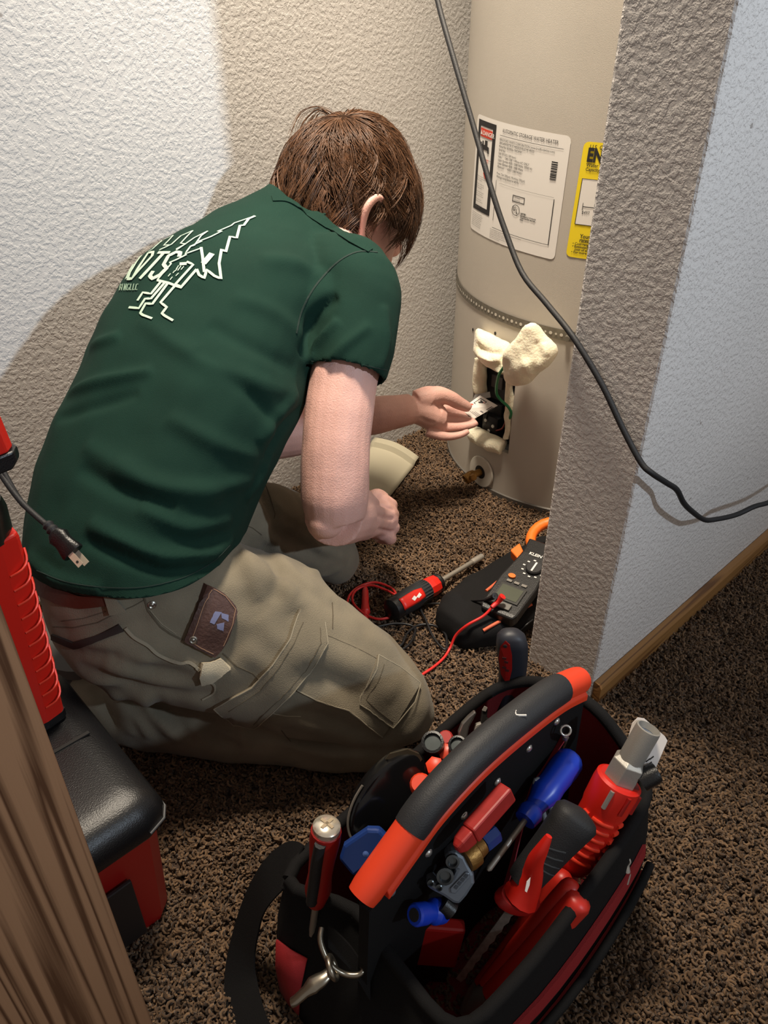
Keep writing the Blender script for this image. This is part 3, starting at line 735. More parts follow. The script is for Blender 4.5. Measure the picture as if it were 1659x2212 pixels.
def loft_px(secs, n=28, e=2.3, wr=.4):
    """sections (Lx,Ly,kL, Rx,Ry,kR, halfdepth[, centre shift in depth]) -> closed loft whose outline passes through the photo points"""
    C_, U_, A_, B_ = [], [], [], []
    for s in secs:
        L = pk(s[0], s[1], s[2]); R = pk(s[3], s[4], s[5]); c = (L+R)/2
        if len(s) > 7: c = c + nrm(ray((s[0]+s[3])/2, (s[1]+s[4])/2))*s[7]
        C_.append(c); U_.append(nrm(R-L)); A_.append(np.linalg.norm(R-L)/2); B_.append(s[6])
    rings = []
    for i in range(len(secs)):
        T = nrm(C_[min(i+1, len(secs)-1)]-C_[max(i-1, 0)]); v = np.cross(T, U_[i])
        if np.linalg.norm(v) < .3: v = FW - U_[i]*(FW @ U_[i])
        v = nrm(v); v = v if v @ FW > 0 else -v
        # keep the section from collapsing onto the sight line
        rd = ray((secs[i][0]+secs[i][3])/2, (secs[i][1]+secs[i][4])/2)
        v = nrm(v*(1-wr) + nrm(rd-U_[i]*(rd @ U_[i]))*wr); v = nrm(v-U_[i]*(v @ U_[i]))
        rings.append((C_[i], U_[i], v, A_[i], B_[i]))
    # smooth interpolation between the sections
    P = [np.concatenate([c, u, v, [a, b]]) for c, u, v, a, b in rings]; P = cr(P, 5)
    out = []
    for p in P:
        u = nrm(p[3:6]); v = p[6:9]; v = nrm(v-u*(v @ u)); out.append(ell_ring(p[0:3], u, v, p[9], p[10], n, e))
    return out
def limb(mb, pts, rs, n=16, sub=5, flat=1.0):
    P = cr([np.append(np.asarray(p), r) for p, r in zip(pts, rs)], sub)
    mb.tube([p[:3] for p in P], [p[3] for p in P], n, flat=flat)
def ball(mb, c, r, M=None):
    rr = r if hasattr(r, '__len__') else (r, r, r)
    mb.rings([ell_ring(np.asarray(c)+np.array([0, 0, 1])*rr[2]*math.sin(q), np.array([1, 0, 0]), np.array([0, 1, 0]), max(rr[0]*math.cos(q), 1e-4), max(rr[1]*math.cos(q), 1e-4), 18) for q in np.linspace(-1.52, 1.52, 13)], M=M)

# ---- joints
Hc = pk(748, 452, 1.15)
fdir = nrm(np.array([.90, -.06, -.42])); rdir = nrm(np.cross(fdir, [0, 0, 1])); udir = np.cross(rdir, fdir)
rollv = .05; rdir, udir = nrm(rdir*math.cos(rollv)+udir*math.sin(rollv)), nrm(udir*math.cos(rollv)-rdir*math.sin(rollv))
HM = Matrix(((fdir[0], -rdir[0], udir[0], Hc[0]), (fdir[1], -rdir[1], udir[1], Hc[1]), (fdir[2], -rdir[2], udir[2], Hc[2]), (0, 0, 0, 1)))   # local x fwd, y left, z up
Rsh, Relb = pk(765, 600, 1.0), pk(724, 1096, .985)
LSh = np.array([.80, .985, .52]); Lelb = pk(572, 948, 1.36)
kc = proj(Q[0])[2]
Lwr = pk(886, 884, kc-.07)

# ---- skin: head, neck, arms and hands as one surface
mb = MB()
def hl(x, y, z): return np.array(HM @ Vector((x, y, z)))
def head_loft(mb):
    prof = [(-.118, .060, .030, .026), (-.100, .062, .045, .040), (-.075, .040, .066, .056), (-.045, .018, .080, .064), (-.01, .006, .090, .071), (.03, -.002, .0985, .0765), (.060, -.004, .088, .068), (.085, -.006, .066, .052), (.100, -.006, .040, .032), (.106, -.006, .01, .01)]
    mb.rings([[hl(cx+a*math.cos(t), b*math.sin(t), z) for t in np.linspace(0, 2*math.pi, 25)[:-1]] for z, cx, a, b in prof])
head_loft(mb)
# face: nose, brow, lips, chin
limb(mb, [hl(.094, 0, .02), hl(.106, 0, -.005), hl(.116, 0, -.026), hl(.102, 0, -.034)], [.008, .009, .012, .010], 10)
for s in (-1, 1):
    limb(mb, [hl(.083, s*.012, .026), hl(.086, s*.03, .03), hl(.076, s*.05, .024)], [.008, .009, .007], 10)
    limb(mb, [hl(.088, s*.001, -.056), hl(.083, s*.022, -.058)], [.008, .004], 8)
    limb(mb, [hl(.086, s*.001, -.066), hl(.081, s*.018, -.065)], [.008, .004], 8)
    ball(mb, hl(.074, s*.034, .008), .013)
    # ear: helix, lobe and shell
    limb(mb, [hl(0.000, s*.074, -0.020), hl(-0.008, s*.086, 0.011), hl(-0.026, s*.092, 0.020), hl(-0.040, s*.093, 0.002), hl(-0.034, s*.088, -0.027), hl(-0.018, s*.082, -0.052), hl(-0.006, s*.075, -0.054)], [.006, .006, .0065, .0065, .006, .0075, .006], 10)
    limb(mb, [hl(-0.008, s*.073, -0.005), hl(-0.024, s*.081, -0.007), hl(-0.014, s*.077, -0.039)], [.009, .009, .008], 10)
# neck and upper trunk
nb = pk(690, 520, 1.09)
limb(mb, [nb+np.array([-.10, -.05, -.10]), nb+np.array([-.03, -.01, -.02]), hl(-.030, 0, -.115), hl(-.012, 0, -.070), hl(0, 0, -.02)], [.055, .055, .055, .056, .055], 20)
limb(mb, [Rsh+np.array([.0, .04, -.01]), (Rsh+LSh)/2+np.array([-.02, 0, 0]), LSh+np.array([.0, -.04, -.01])], [.045, .06, .045], 18)
limb(mb, [(Rsh+LSh)/2, pk(330, 900, 1.0), pk(300, 1230, .93)], [.06, .085, .085], 18)
# right arm (near)
limb(mb, [Rsh, pk(770, 700, .985), pk(742, 820, .975), pk(727, 950, .972), pk(723, 1060, .98), Relb+np.array([0, 0, -.012])], [.050, .047, .0435, .0435, .0440, .0395], 20)
ball(mb, pk(704, 1126, .976), .023)
Rwr = pk(800, 1122, 1.205)
limb(mb, [Relb+np.array([-.004, 0, -.012]), pk(748, 1108, 1.05), pk(775, 1114, 1.12), Rwr, pk(808, 1120, 1.235)], [.040, .0425, .0375, .028, .029], 18)
# right fist
limb(mb, [pk(800, 1122, 1.22), pk(808, 1119, 1.245), pk(815, 1118, 1.27), pk(818, 1118, 1.285)], [.027, .033, .036, .030], 16)
for (x, y), (x2, y2), (x3, y3) in (((830, 1082), (845, 1090), (826, 1094)), ((838, 1100), (849, 1110), (830, 1114)), ((838, 1128), (849, 1138), (828, 1140)), ((832, 1152), (843, 1162), (820, 1160))):
    limb(mb, [pk(x-14, y, 1.255), pk(x, y, 1.258), pk(x2-3, y2, 1.268), pk(x2, y2+2, 1.285), pk(x3+8, y3+4, 1.305), pk(x3-6, y3+2, 1.30)], [.012, .0120, .0115, .0105, .0095, .0085], 12)
limb(mb, [pk(800, 1098, 1.23), pk(806, 1076, 1.245), pk(818, 1070, 1.262), pk(830, 1076, 1.28)], [.014, .0125, .0115, .0095], 12)
# left arm reaching to the hatch
limb(mb, [LSh, LSh*.5+Lelb*.5+np.array([0, .01, 0]), Lelb], [.050, .046, .040], 18)
ball(mb, Lelb, .040)
limb(mb, [Lelb, pk(640, 934, 1.375), pk(740, 908, 1.40), pk(820, 896, kc-.095), Lwr], [.038, .040, .038, .0325, .0275], 18, flat=1.05)
dk = kc-.02
# palm
limb(mb, [pk(880, 885, dk-.05), pk(905, 888, dk-.035), pk(930, 896, dk-.02), pk(950, 905, dk-.01)], [.027, .033, .036, .030], 16, flat=.78)
limb(mb, [pk(900, 868, dk-.045), pk(925, 860, dk-.04), pk(945, 862, dk-.035)], [.022, .023, .018], 14)
# thumb on the card, four fingers under it
limb(mb, [pk(915, 862, dk-.045), pk(945, 853, dk-.042), pk(972, 860, dk-.03), pk(990, 870, dk-.018), pk(1008, 879, dk-.006), pk(1014, 883, dk-.002)], [.018, .0165, .0140, .0125, .0110, .0085], 12)
for f_ in (([(938, 895), (964, 884), (990, 890), (1012, 900), (1020, 904)], [.0, .012, .022, .028, .028], [.0115, .0098, .0090, .0083, .0065]),
           ([(936, 908), (964, 904), (994, 906), (1016, 910), (1027, 909)], [-.01, .002, .010, .014, .014], [.0115, .0100, .0092, .0085, .0068]),
           ([(930, 921), (961, 923), (994, 922), (1020, 917), (1031, 911)], [-.02, -.010, -.003, .0, .0], [.0115, .0098, .0088, .0080, .0064]),
           ([(922, 931), (948, 941), (976, 943), (998, 938), (1012, 931)], [-.028, -.026, -.022, -.018, -.016], [.0110, .0090, .0080, .0072, .0058])):
    limb(mb, [pk(x, y, dk+d_) for (x, y), d_ in zip(f_[0], f_[1])], f_[2], 12)
V, Fc = fuse(mb, .0026, 3)
N = vnormals(V, Fc); V = noise_disp(V, N, 30, .0012, 2); tr = bvh(V, Fc)
for ln, w_, h_ in (([(812, 1086), (830, 1093), (852, 1102)], .0035, -.004), ([(815, 1114), (834, 1119), (852, 1122)], .0035, -.004), ([(815, 1142), (834, 1148), (850, 1151)], .0035, -.004),
                   ([(935, 868), (948, 878), (955, 890)], .004, -.003), ([(905, 900), (925, 912), (940, 914)], .004, -.002)):
    q = [t[0] for t in cast_line(tr, ln)]
    if len(q) > 1: V = crease(V, N, q, w_, h_)
body = mesh_obj('body', V, Fc, M_skin, root)
body_tree = bvh(V, Fc)

# ---- T-shirt
mb = MB()
torso = [(150, 1340, .955, 520, 1270, .885, .120), (118, 1240, .955, 500, 1196, .885, .120), (104, 1150, .955, 528, 1118, .895, .120), (118, 1050, .96, 556, 1050, .905, .120), (158, 940, .97, 598, 965, .92, .122), (196, 838, .985, 640, 880, .94, .124),
         (240, 722, 1.01, 672, 790, .965, .128), (318, 612, 1.05, 705, 700, .995, .132), (405, 545, 1.085, 745, 630, 1.02, .130), (480, 492, 1.11, 758, 590, 1.045, .108), (545, 460, 1.12, 742, 556, 1.065, .086), (590, 438, 1.125, 728, 530, 1.075, .074), (605, 420, 1.13, 716, 506, 1.085, .066)]
mb.rings(loft_px(torso, 32, 2.25, .8))
limb(mb, [pk(650, 596, 1.08), Rsh+np.array([0, 0, -.008]), pk(772, 690, .985), pk(760, 770, .972), pk(752, 812, .968)], [.060, .056, .052, .050, .0495], 22)
ball(mb, Rsh+np.array([-.004, .004, -.012]), .058)
limb(mb, [(Rsh+LSh)/2+np.array([-.03, .02, .01]), LSh, LSh*.55+Lelb*.45], [.085, .062, .055], 20)
ball(mb, pk(700, 672, 1.0), .058); ball(mb, pk(690, 552, 1.085), .062); ball(mb, pk(735, 588, 1.05), .054); ball(mb, pk(690, 720, .985), .035)
V, Fc = fuse(mb, .0045, 7)
V0, F0 = V, Fc
N = vnormals(V, Fc)
V = noise_disp(V, N, 9, .006, 11)
tr = bvh(V, Fc)
folds = [  # (photo polyline, half width m, height m)
    ([(150, 765), (195, 748), (260, 725)], .010, .004), ([(112, 878), (160, 845), (240, 820), (330, 800)], .010, .006), ([(125, 905), (200, 880), (300, 850)], .010, -.004),
    ([(300, 690), (420, 770), (560, 830), (640, 850)], .016, .005), ([(420, 760), (520, 830), (610, 930)], .013, -.005), ([(360, 900), (470, 960), (560, 990)], .014, .005),
    ([(180, 960), (260, 1010), (360, 1060), (480, 1080)], .016, .005), ([(170, 1010), (260, 1060), (380, 1100)], .012, -.005), ([(250, 1000), (330, 1045), (440, 1060), (545, 1035)], .013, .006),
    ([(190, 1130), (260, 1165), (350, 1200), (450, 1195), (500, 1165)], .012, .008), ([(180, 1165), (270, 1205), (360, 1230), (470, 1215)], .010, -.006), ([(300, 1090), (400, 1140), (500, 1120)], .012, .006),
    ([(60, 1200), (120, 1250), (220, 1275)], .010, .005), ([(330, 1215), (400, 1228), (470, 1190)], .009, .005),
    ([(560, 960), (600, 900), (640, 850)], .012, .006), ([(570, 1000), (610, 930), (650, 880)], .009, -.006), ([(530, 1080), (560, 1030), (590, 970)], .010, .005),
    ([(650, 770), (665, 720), (690, 670), (730, 640)], .011, -.008), ([(668, 790), (690, 740), (730, 690)], .009, .006), ([(700, 790), (740, 750), (800, 700)], .009, .004), ([(820, 800), (835, 740), (830, 660)], .010, .004),
    ([(560, 560), (640, 570), (690, 600)], .016, .004), ([(500, 640), (600, 680), (660, 740)], .016, .004), ([(450, 700), (560, 760), (640, 800)], .014, -.004)]
for ln, w_, h_ in folds:
    q = [t[0] for t in cast_line(tr, ln)]
    if len(q) > 1: V = crease(V, N, q, w_*.72, h_*1.25)
V = noise_disp(V, vnormals(V, Fc), 26, .0022, 5)
# cut the hem and the neck opening with planes through points of the cloth, open the cuff
def plane3(a, b, c):
    n = nrm(np.cross(b-a, c-a)); return (a+b+c)/3, n
def bisect(V, Fc, p, n, near=None):
    bm = bmesh.new(); vs = [bm.verts.new(v) for v in V]
    for f in Fc: bm.faces.new([vs[i] for i in f])
    bmesh.ops.bisect_plane(bm, geom=bm.verts[:]+bm.edges[:]+bm.faces[:], plane_co=Vector(p), plane_no=Vector(n), clear_outer=True)
    bm.verts.index_update(); V2 = np.array([v.co[:] for v in bm.verts]); F2 = [tuple(v.index for v in f.verts) for f in bm.faces]; bm.free(); return V2, F2
tr = bvh(V, Fc)
hp_ = [cast(tr, x, y)[0] for x, y in ((85, 1255), (285, 1293), (492, 1200))]
p_, n_ = plane3(*hp_); n_ = n_ if n_[2] < 0 else -n_
V, Fc = bisect(V, Fc, p_, n_); hem_n = n_; hem_p = p_
# drop the closed caps at the cuff and the neck
fc = np.array([V[list(f)].mean(0) for f in Fc]); fn = []
for f in Fc:
    q = V[list(f)]; fn.append(nrm(np.cross(q[1]-q[0], q[2]-q[0])))
fn = np.array(fn); cuff = pk(752, 812, .968); cdir = nrm(pk(752, 812, .968)-pk(760, 770, .972))
ndir = nrm(hl(-.02, 0, -.06)-nb); ncap = (pk(600, 408, 1.13)+pk(770, 508, 1.085))/2
drop = ((np.linalg.norm(fc-cuff, axis=1) < .062) & (fn @ cdir > .75) & ((fc-cuff) @ cdir > -.012))
tr = bvh(V, Fc); c1 = cast(tr, 612, 428)[0]; c2 = cast(tr, 790, 534)[0]; ce = nrm(c2-c1); cn = nrm(ndir-ce*(ndir @ ce)); co = max((cast(tr, x, y)[0]-c1) @ cn for x, y in ((640, 442), (660, 454), (690, 474), (720, 492), (750, 511)))+.002
drop |= (np.linalg.norm(fc-(nb+ndir*.02), axis=1) < .105) & ((fc-c1) @ cn > co)
shirt_full = bvh(V, Fc)
Fc = [f for f, d_ in zip(Fc, drop) if not d_]
shirt = mesh_obj('t_shirt', V, Fc, M_shirt, root)
sd = shirt.modifiers.new('cloth', 'SOLIDIFY'); sd.thickness = .0022; sd.offset = -1
shirt_tree = bvh(V, Fc)

# ---- trousers
mb = MB()
pel = [(128, 1215, .955, 500, 1170, .90, .112), (138, 1275, .95, 500, 1210, .90, .112), (152, 1330, .955, 480, 1300, .915, .114), (178, 1390, .965, 440, 1400, .93, .112), (220, 1440, .98, 400, 1470, .95, .10)]
mb.rings(loft_px(pel, 28, 2.3, .7))
thR = [(440, 1190, .935, 170, 1420, .95, .095), (540, 1180, .945, 270, 1492, .955, .092), (640, 1212, .965, 420, 1520, .965, .088), (755, 1300, .985, 575, 1558, .98, .082), (850, 1385, 1.005, 720, 1595, .995, .074), (915, 1470, 1.02, 845, 1610, 1.01, .066), (935, 1540, 1.028, 905, 1600, 1.02, .03)]
mb.rings(loft_px(thR, 28, 2.4))
shR = [(850, 1555, .06, .062), (720, 1560, .058, .062), (560, 1552, .058, .062), (420, 1538, .056, .060), (300, 1520, .054, .058), (225, 1505, .052, .052), (195, 1495, .05, .048)]
limb(mb, [pz(x, y, z) for x, y, z, r in shR], [r for *_, r in shR], 18)
thL = [(420, 1080, 1.05, 430, 1230, 1.02, .085), (545, 1045, 1.12, 520, 1215, 1.10, .085), (625, 1058, 1.19, 600, 1230, 1.17, .078), (700, 1105, 1.255, 655, 1255, 1.235, .072), (748, 1160, 1.30, 705, 1265, 1.285, .062), (764, 1200, 1.32, 740, 1250, 1.312, .03)]
mb.rings(loft_px(thL, 26, 2.3))
limb(mb, [pz(690, 1215, .055), pz(560, 1230, .055), pz(430, 1300, .055), pz(330, 1340, .05)], [.06, .06, .055, .048], 16)
V, Fc = fuse(mb, .0048, 6)
V[:, 2] = np.maximum(V[:, 2], .006)
N = vnormals(V, Fc); V = noise_disp(V, N, 11, .006, 21); V = noise_disp(V, N, 32, .0032, 8)
tr = bvh(V, Fc)
tfolds = [([(505, 1175), (540, 1230), (560, 1300)], .009, .007), ([(560, 1160), (600, 1230), (590, 1300)], .009, -.007), ([(600, 1200), (660, 1260), (720, 1300)], .010, .005), ([(640, 1440), (720, 1470), (800, 1500)], .010, -.005), ([(680, 1390), (760, 1430), (840, 1440)], .010, .004),
    ([(200, 1480), (230, 1540), (250, 1580)], .008, -.010), ([(240, 1490), (300, 1550), (330, 1595)], .009, .009), ([(330, 1520), (420, 1560), (520, 1580)], .008, -.010), ([(520, 1570), (640, 1600), (760, 1620)], .008, -.008), ([(600, 1600), (700, 1625), (800, 1630)], .008, .006), ([(560, 1060), (590, 1110), (600, 1160)], .008, -.007), ([(575, 1140), (640, 1170), (700, 1215)], .008, -.007), ([(600, 1110), (660, 1150), (720, 1190)], .008, -.006), ([(250, 1420), (340, 1425), (420, 1440)], .008, .006), ([(130, 1400), (220, 1420), (300, 1425)], .008, -.006),
    ([(500, 1180), (560, 1240), (640, 1290)], .014, .006), ([(520, 1150), (600, 1230), (700, 1290), (800, 1370)], .012, -.005), ([(540, 1200), (620, 1270), (640, 1320)], .012, .006),
    ([(170, 1440), (260, 1475), (380, 1500), (470, 1505)], .010, -.007), ([(220, 1430), (320, 1460), (430, 1480)], .012, .006), ([(180, 1415), (300, 1440), (420, 1450)], .010, -.005),
    ([(310, 1500), (350, 1560), (400, 1600)], .012, .009), ([(330, 1500), (380, 1565), (420, 1605)], .009, -.008), ([(420, 1565), (470, 1600), (520, 1615)], .010, -.008), ([(260, 1500), (280, 1560), (290, 1590)], .010, .006), ([(480, 1545), (600, 1580), (720, 1600)], .012, .005),
    ([(620, 1530), (720, 1560), (860, 1600)], .010, -.006), ([(700, 1500), (780, 1540), (830, 1590)], .010, .006), ([(720, 1480), (760, 1520), (850, 1580)], .008, -.006),
    ([(570, 1130), (600, 1180), (630, 1200)], .010, .006), ([(590, 1090), (640, 1140), (700, 1180)], .010, .005), ([(610, 1150), (660, 1190), (720, 1210)], .008, -.005), ([(640, 1130), (690, 1180), (750, 1210)], .008, .005), ([(660, 1230), (700, 1240), (740, 1225)], .007, .005),
    ([(110, 1345), (180, 1370), (260, 1360), (320, 1330)], .010, -.004), ([(330, 1400), (400, 1420), (450, 1460)], .012, .006), ([(520, 1400), (580, 1440), (620, 1500)], .014, .004), ([(560, 1330), (600, 1380), (680, 1430)], .014, .004), ([(760, 1420), (800, 1460), (850, 1500)], .014, .004)]
for ln, w_, h_ in tfolds:
    q = [t[0] for t in cast_line(tr, ln)]
    if len(q) > 1: V = crease(V, N, q, w_, h_)
V = relax(V, Fc, 1)
trousers = mesh_obj('trousers', V, Fc, M_trous, root)
trouser_tree = bvh(V, Fc)
# ---- hair: scalp shell plus combed locks
def scalp(d, h):
    """point on the skull along local direction d raised by h"""
    a, b, c = .1005+h, .0785+h, .1185+h
    r = 1/math.sqrt((d[0]/a)**2+(d[1]/b)**2+(d[2]/c)**2); return np.array([d[0]*r-.003, d[1]*r, d[2]*r])
KR = nrm(np.array([-.42, -.05, .90])); E1 = nrm(np.array([1, 0, 0])-KR*KR[0]); E2 = np.cross(KR, E1)     # E1 to the front, E2 to the left
def kdir(th, ph): return KR*math.cos(th)+(E1*math.cos(ph)+E2*math.sin(ph))*math.sin(th)
def hairline(ph):
    p = abs((ph+math.pi) % (2*math.pi)-math.pi)          # 0 front .. pi nape
    return math.radians(np.interp(p, [0, .7, 1.1, 1.35, 1.55, 1.85, 2.2, 2.7, 3.15], [92, 98, 106, 96, 84, 86, 106, 110, 108]))
mb = MB(); nu, nv = 48, 16; vs = []; fs = []
for j in range(nv+1):
    for i in range(nu):
        ph = 2*math.pi*i/nu; th = hairline(ph)*max(j, .02)/nv; vs.append(HM @ Vector(scalp(kdir(th, ph), .005+.005*(1-(j/nv)**3))))
for j in range(nv):
    for i in range(nu): a = j*nu+i; b = j*nu+(i+1) % nu; fs.append((a, b, b+nu, a+nu))
M_scalp = mat('hair_roots', (44, 29, 19), .95, var=(160, .6, 1.2), spec=.1)
mb.add(vs, fs); hair = mb.build('hair', M_scalp, root, smooth=60)
def strands(paths, r0, name, m):
    """thin tapered locks, three-sided; all in one mesh that no one could count"""
    VV = []; FF = []; n = 0
    for P, rr in paths:
        P = np.asarray(P); k = len(P); T = np.gradient(P, axis=0); T /= np.maximum(np.linalg.norm(T, axis=1, keepdims=True), 1e-9)
        up = np.tile(np.array([.3, -.5, .8]), (k, 1)); s = np.cross(T, up); s /= np.maximum(np.linalg.norm(s, axis=1, keepdims=True), 1e-9); t2 = np.cross(T, s)
        ra = (rr*np.array([1.0 - .85*(i/(k-1))**2 for i in range(k)]))[:, None]
        for q in range(3):
            a = 2*math.pi*q/3; VV.append(P+s*math.cos(a)*ra+t2*math.sin(a)*ra*.6)
        for i in range(k-1):
            for q in range(3):
                a = n+q*k+i; b = n+((q+1) % 3)*k+i; FF.append((a, b, b+1, a+1))
        n += 3*k
    o = mesh_obj(name, np.concatenate(VV), FF, m, hair); o['kind'] = 'stuff'; return o
paths = []; rg = np.random.default_rng(5)
def lock(th0, ph0, ln, swirl, lift, wav, nst, spread):
    for _ in range(nst):
        t0_ = th0+rg.normal(0, spread); p0 = ph0+rg.normal(0, spread)/max(math.sin(max(th0, .25)), .25); P = []; l2 = ln*rg.uniform(.82, 1.12); fz = rg.normal(0, .0012)
        for i in range(8):
            t = i/7; th = max(t0_, .01)+l2*t; ph = p0+swirl*t*t+wav*math.sin(t*3+p0*5)*.15
            over = max(0, th-hairline(ph))
            h = .008+lift*math.sin(min(t*2.2, 2.6))+fz*t - .010*min(over/.3, 1)*0
            P.append(np.array(HM @ Vector(scalp(kdir(th, ph), h))))
        paths.append((P, rg.uniform(.0006, .0011)))
for _ in range(520):
    ph0 = rg.uniform(-math.pi, math.pi); hl_ = hairline(ph0); th0 = math.sqrt(rg.uniform(0.0, 1))*hl_*.93
    p = abs(ph0); ln = math.radians(rg.uniform(30, 48)); end = th0+ln
    ln = min(ln, max(hl_+math.radians(rg.uniform(2, 14))-th0, math.radians(12)))
    lock(th0, ph0, ln, rg.normal(.12 if ph0 > 0 else -.12, .16), rg.uniform(.006, .013), rg.normal(0, 1), 9, .022)
for _ in range(150):
    lock(rg.uniform(.0, .42), rg.uniform(-math.pi, math.pi), math.radians(rg.uniform(34, 52)), rg.normal(.2, .2), rg.uniform(.006, .012), rg.normal(0, 1), 9, .03)
# long fringe sweeping down in front of the near ear
for _ in range(46):
    ph0 = rg.uniform(-1.10, -.35); lock(math.radians(rg.uniform(45, 80)), ph0, math.radians(rg.uniform(40, 62)), rg.normal(-.08, .1), rg.uniform(.010, .018), rg.normal(0, 1), 8, .02)
# nape locks
for _ in range(70):
    ph0 = math.pi+rg.uniform(-1.1, 1.1); lock(math.radians(rg.uniform(70, 98)), ph0, math.radians(rg.uniform(18, 30)), rg.normal(0, .12), rg.uniform(.004, .009), rg.normal(0, 1), 8, .02)
strands(paths, 0, 'combed_locks', M_hair)
# loose wisps lifting off the far side
wp = []
for i in range(16):
    a = rg.uniform(-10, 10); b = rg.uniform(-8, 26)
    wp.append((cr([pk(716+a, 246+b*.5, 1.16), pk(690+a*.6, 232+b*.5, 1.17), pk(655+b, 246+b, 1.18), pk(636+b*1.4, 285+a, 1.185), pk(626+b*1.8, 325+a*2, 1.185)], 3), rg.choice([.0005, .0007, .0012])))
strands(wp, 0, 'loose_wisps', M_hair)
# ---- print on the shirt back, laid on the cloth
def zc(ox, oy, s): return lambda pts: [(ox+x/s, oy+y/s) for x, y in pts]
Z1 = zc(240, 440, 4.879)
M_print = mat('shirt_print', (172, 192, 174), .8)
def press(tree, name, pts, w, m, parent, lift=.0012, thick=.0005, n=3, curve=False):
    hits = cast_line(tree, pts, 0, n) if curve else []
    if not curve:
        for i in range(len(pts)-1):
            for j in range(n):
                t = j/n; h = cast(tree, pts[i][0]*(1-t)+pts[i+1][0]*t, pts[i][1]*(1-t)+pts[i+1][1]*t)
                if h: hits.append(h)
        h = cast(tree, *pts[-1])
        if h: hits.append(h)
    if len(hits) < 2: return None
    mb = MB(); ribbon(mb, hits, w, lift, thick); return mb.build(name, m, parent)
big = [(1518, 140), (1450, 170), (1400, 240), (1360, 240), (1325, 375), (1255, 355), (1210, 520), (1165, 490), (1140, 640), (1160, 800), (1090, 770), (1010, 705), (985, 795), (930, 760), (905, 700)]
press(shirt_tree, 'print_tree', Z1(big), 0.00340, M_print, shirt)
press(shirt_tree, 'print_tree', Z1([(1518, 140), (1300, 215), (1270, 240), (1120, 305), (1170, 300), (1050, 360), (920, 410), (960, 405), (840, 460), (780, 540), (950, 480)]), 0.00192, M_print, shirt)
press(shirt_tree, 'print_tree', Z1([(950, 470), (965, 560), (985, 730)]), 0.00340, M_print, shirt)
press(shirt_tree, 'print_tree', Z1([(1065, 535), (975, 640)]), 0.00703, M_print, shirt)
press(shirt_tree, 'print_tree', Z1([(905, 700), (735, 895), (610, 845), (490, 815)]), 0.00340, M_print, shirt)
press(shirt_tree, 'print_tree', Z1([(490, 815), (570, 720), (640, 640), (620, 630), (690, 600), (800, 545)]), 0.00192, M_print, shirt)
press(shirt_tree, 'print_shower', Z1([(730, 880), (680, 860), (870, 650), (800, 620)]), 0.00311, M_print, shirt)
press(shirt_tree, 'print_shower', Z1([(725, 645), (800, 640)]), 0.00444, M_print, shirt)
for a_, b_ in (((715, 660), (690, 700)), ((740, 665), (705, 715)), ((770, 670), (740, 705)), ((675, 715), (655, 740)), ((715, 740), (685, 770)), ((630, 745), (605, 775)), ((650, 780), (625, 812)), ((700, 690), (680, 720))):
    press(shirt_tree, 'print_drop', Z1([a_, b_]), 0.00104, M_print, shirt)
for pl in ([(660, 345), (540, 400), (440, 490), (400, 515)], [(660, 345), (610, 400), (560, 450), (630, 445), (515, 500)], [(865, 295), (740, 350), (640, 440), (520, 495)], [(865, 295), (810, 350), (735, 430), (790, 435), (690, 500)],
           [(1020, 300), (880, 370), (780, 440), (690, 490)], [(1020, 300), (950, 350), (880, 450), (830, 465)]):
    press(shirt_tree, 'print_small_tree', Z1(pl), 0.00178, M_print, shirt)
for pl in ([(530, 830), (425, 960), (340, 945), (285, 1030)], [(570, 840), (425, 1010), (365, 1010), (300, 1110), (195, 1100)], [(600, 850), (440, 1065), (370, 1060), (315, 1160), (345, 1185), (435, 1220)], [(680, 870), (525, 1050), (590, 1100), (540, 1165), (570, 1190), (655, 1240)]):
    press(shirt_tree, 'print_root', Z1(pl), 0.00311, M_print, shirt)
# lettering OTS and the small line under it
press(shirt_tree, 'print_letter', Z1([(345, 525), (270, 630), (205, 740), (185, 800), (225, 800), (310, 700), (440, 560), (450, 520), (400, 525), (290, 690), (235, 790)]), 0.00429, M_print, shirt)
press(shirt_tree, 'print_letter', Z1([(310, 530), (255, 620), (200, 720), (165, 800)]), 0.00370, M_print, shirt)
press(shirt_tree, 'print_letter', Z1([(500, 525), (625, 525)]), 0.00444, M_print, shirt)
press(shirt_tree, 'print_letter', Z1([(560, 530), (450, 650), (310, 800)]), 0.00503, M_print, shirt)
press(shirt_tree, 'print_letter', Z1([(720, 570), (735, 525), (690, 520), (610, 560), (560, 650), (590, 690), (520, 760), (440, 800), (415, 770), (450, 720)]), 0.00503, M_print, shirt)
M_printd = mat('shirt_print_small', (128, 152, 132), .8)
for i, (x, ch) in enumerate(((95, 'B'), (118, 'I'), (140, 'N'), (172, 'G'), (205, 'L'), (235, 'L'), (262, 'C'))):
    G = {'B': [(0, 70), (14, 0), (30, 15), (12, 35), (24, 50), (0, 70)], 'I': [(0, 70), (16, 0)], 'N': [(0, 70), (14, 0), (16, 70), (32, 0)], 'G': [(32, 5), (12, 5), (0, 65), (20, 65), (26, 40)], 'L': [(14, 0), (0, 66), (18, 62)], 'C': [(32, 5), (14, 5), (0, 62), (22, 62)]}[ch]
    press(shirt_tree, 'print_small_letter', Z1([(x+gx, 852+gy) for gx, gy in G]), 0.00096, M_printd, shirt, n=2)
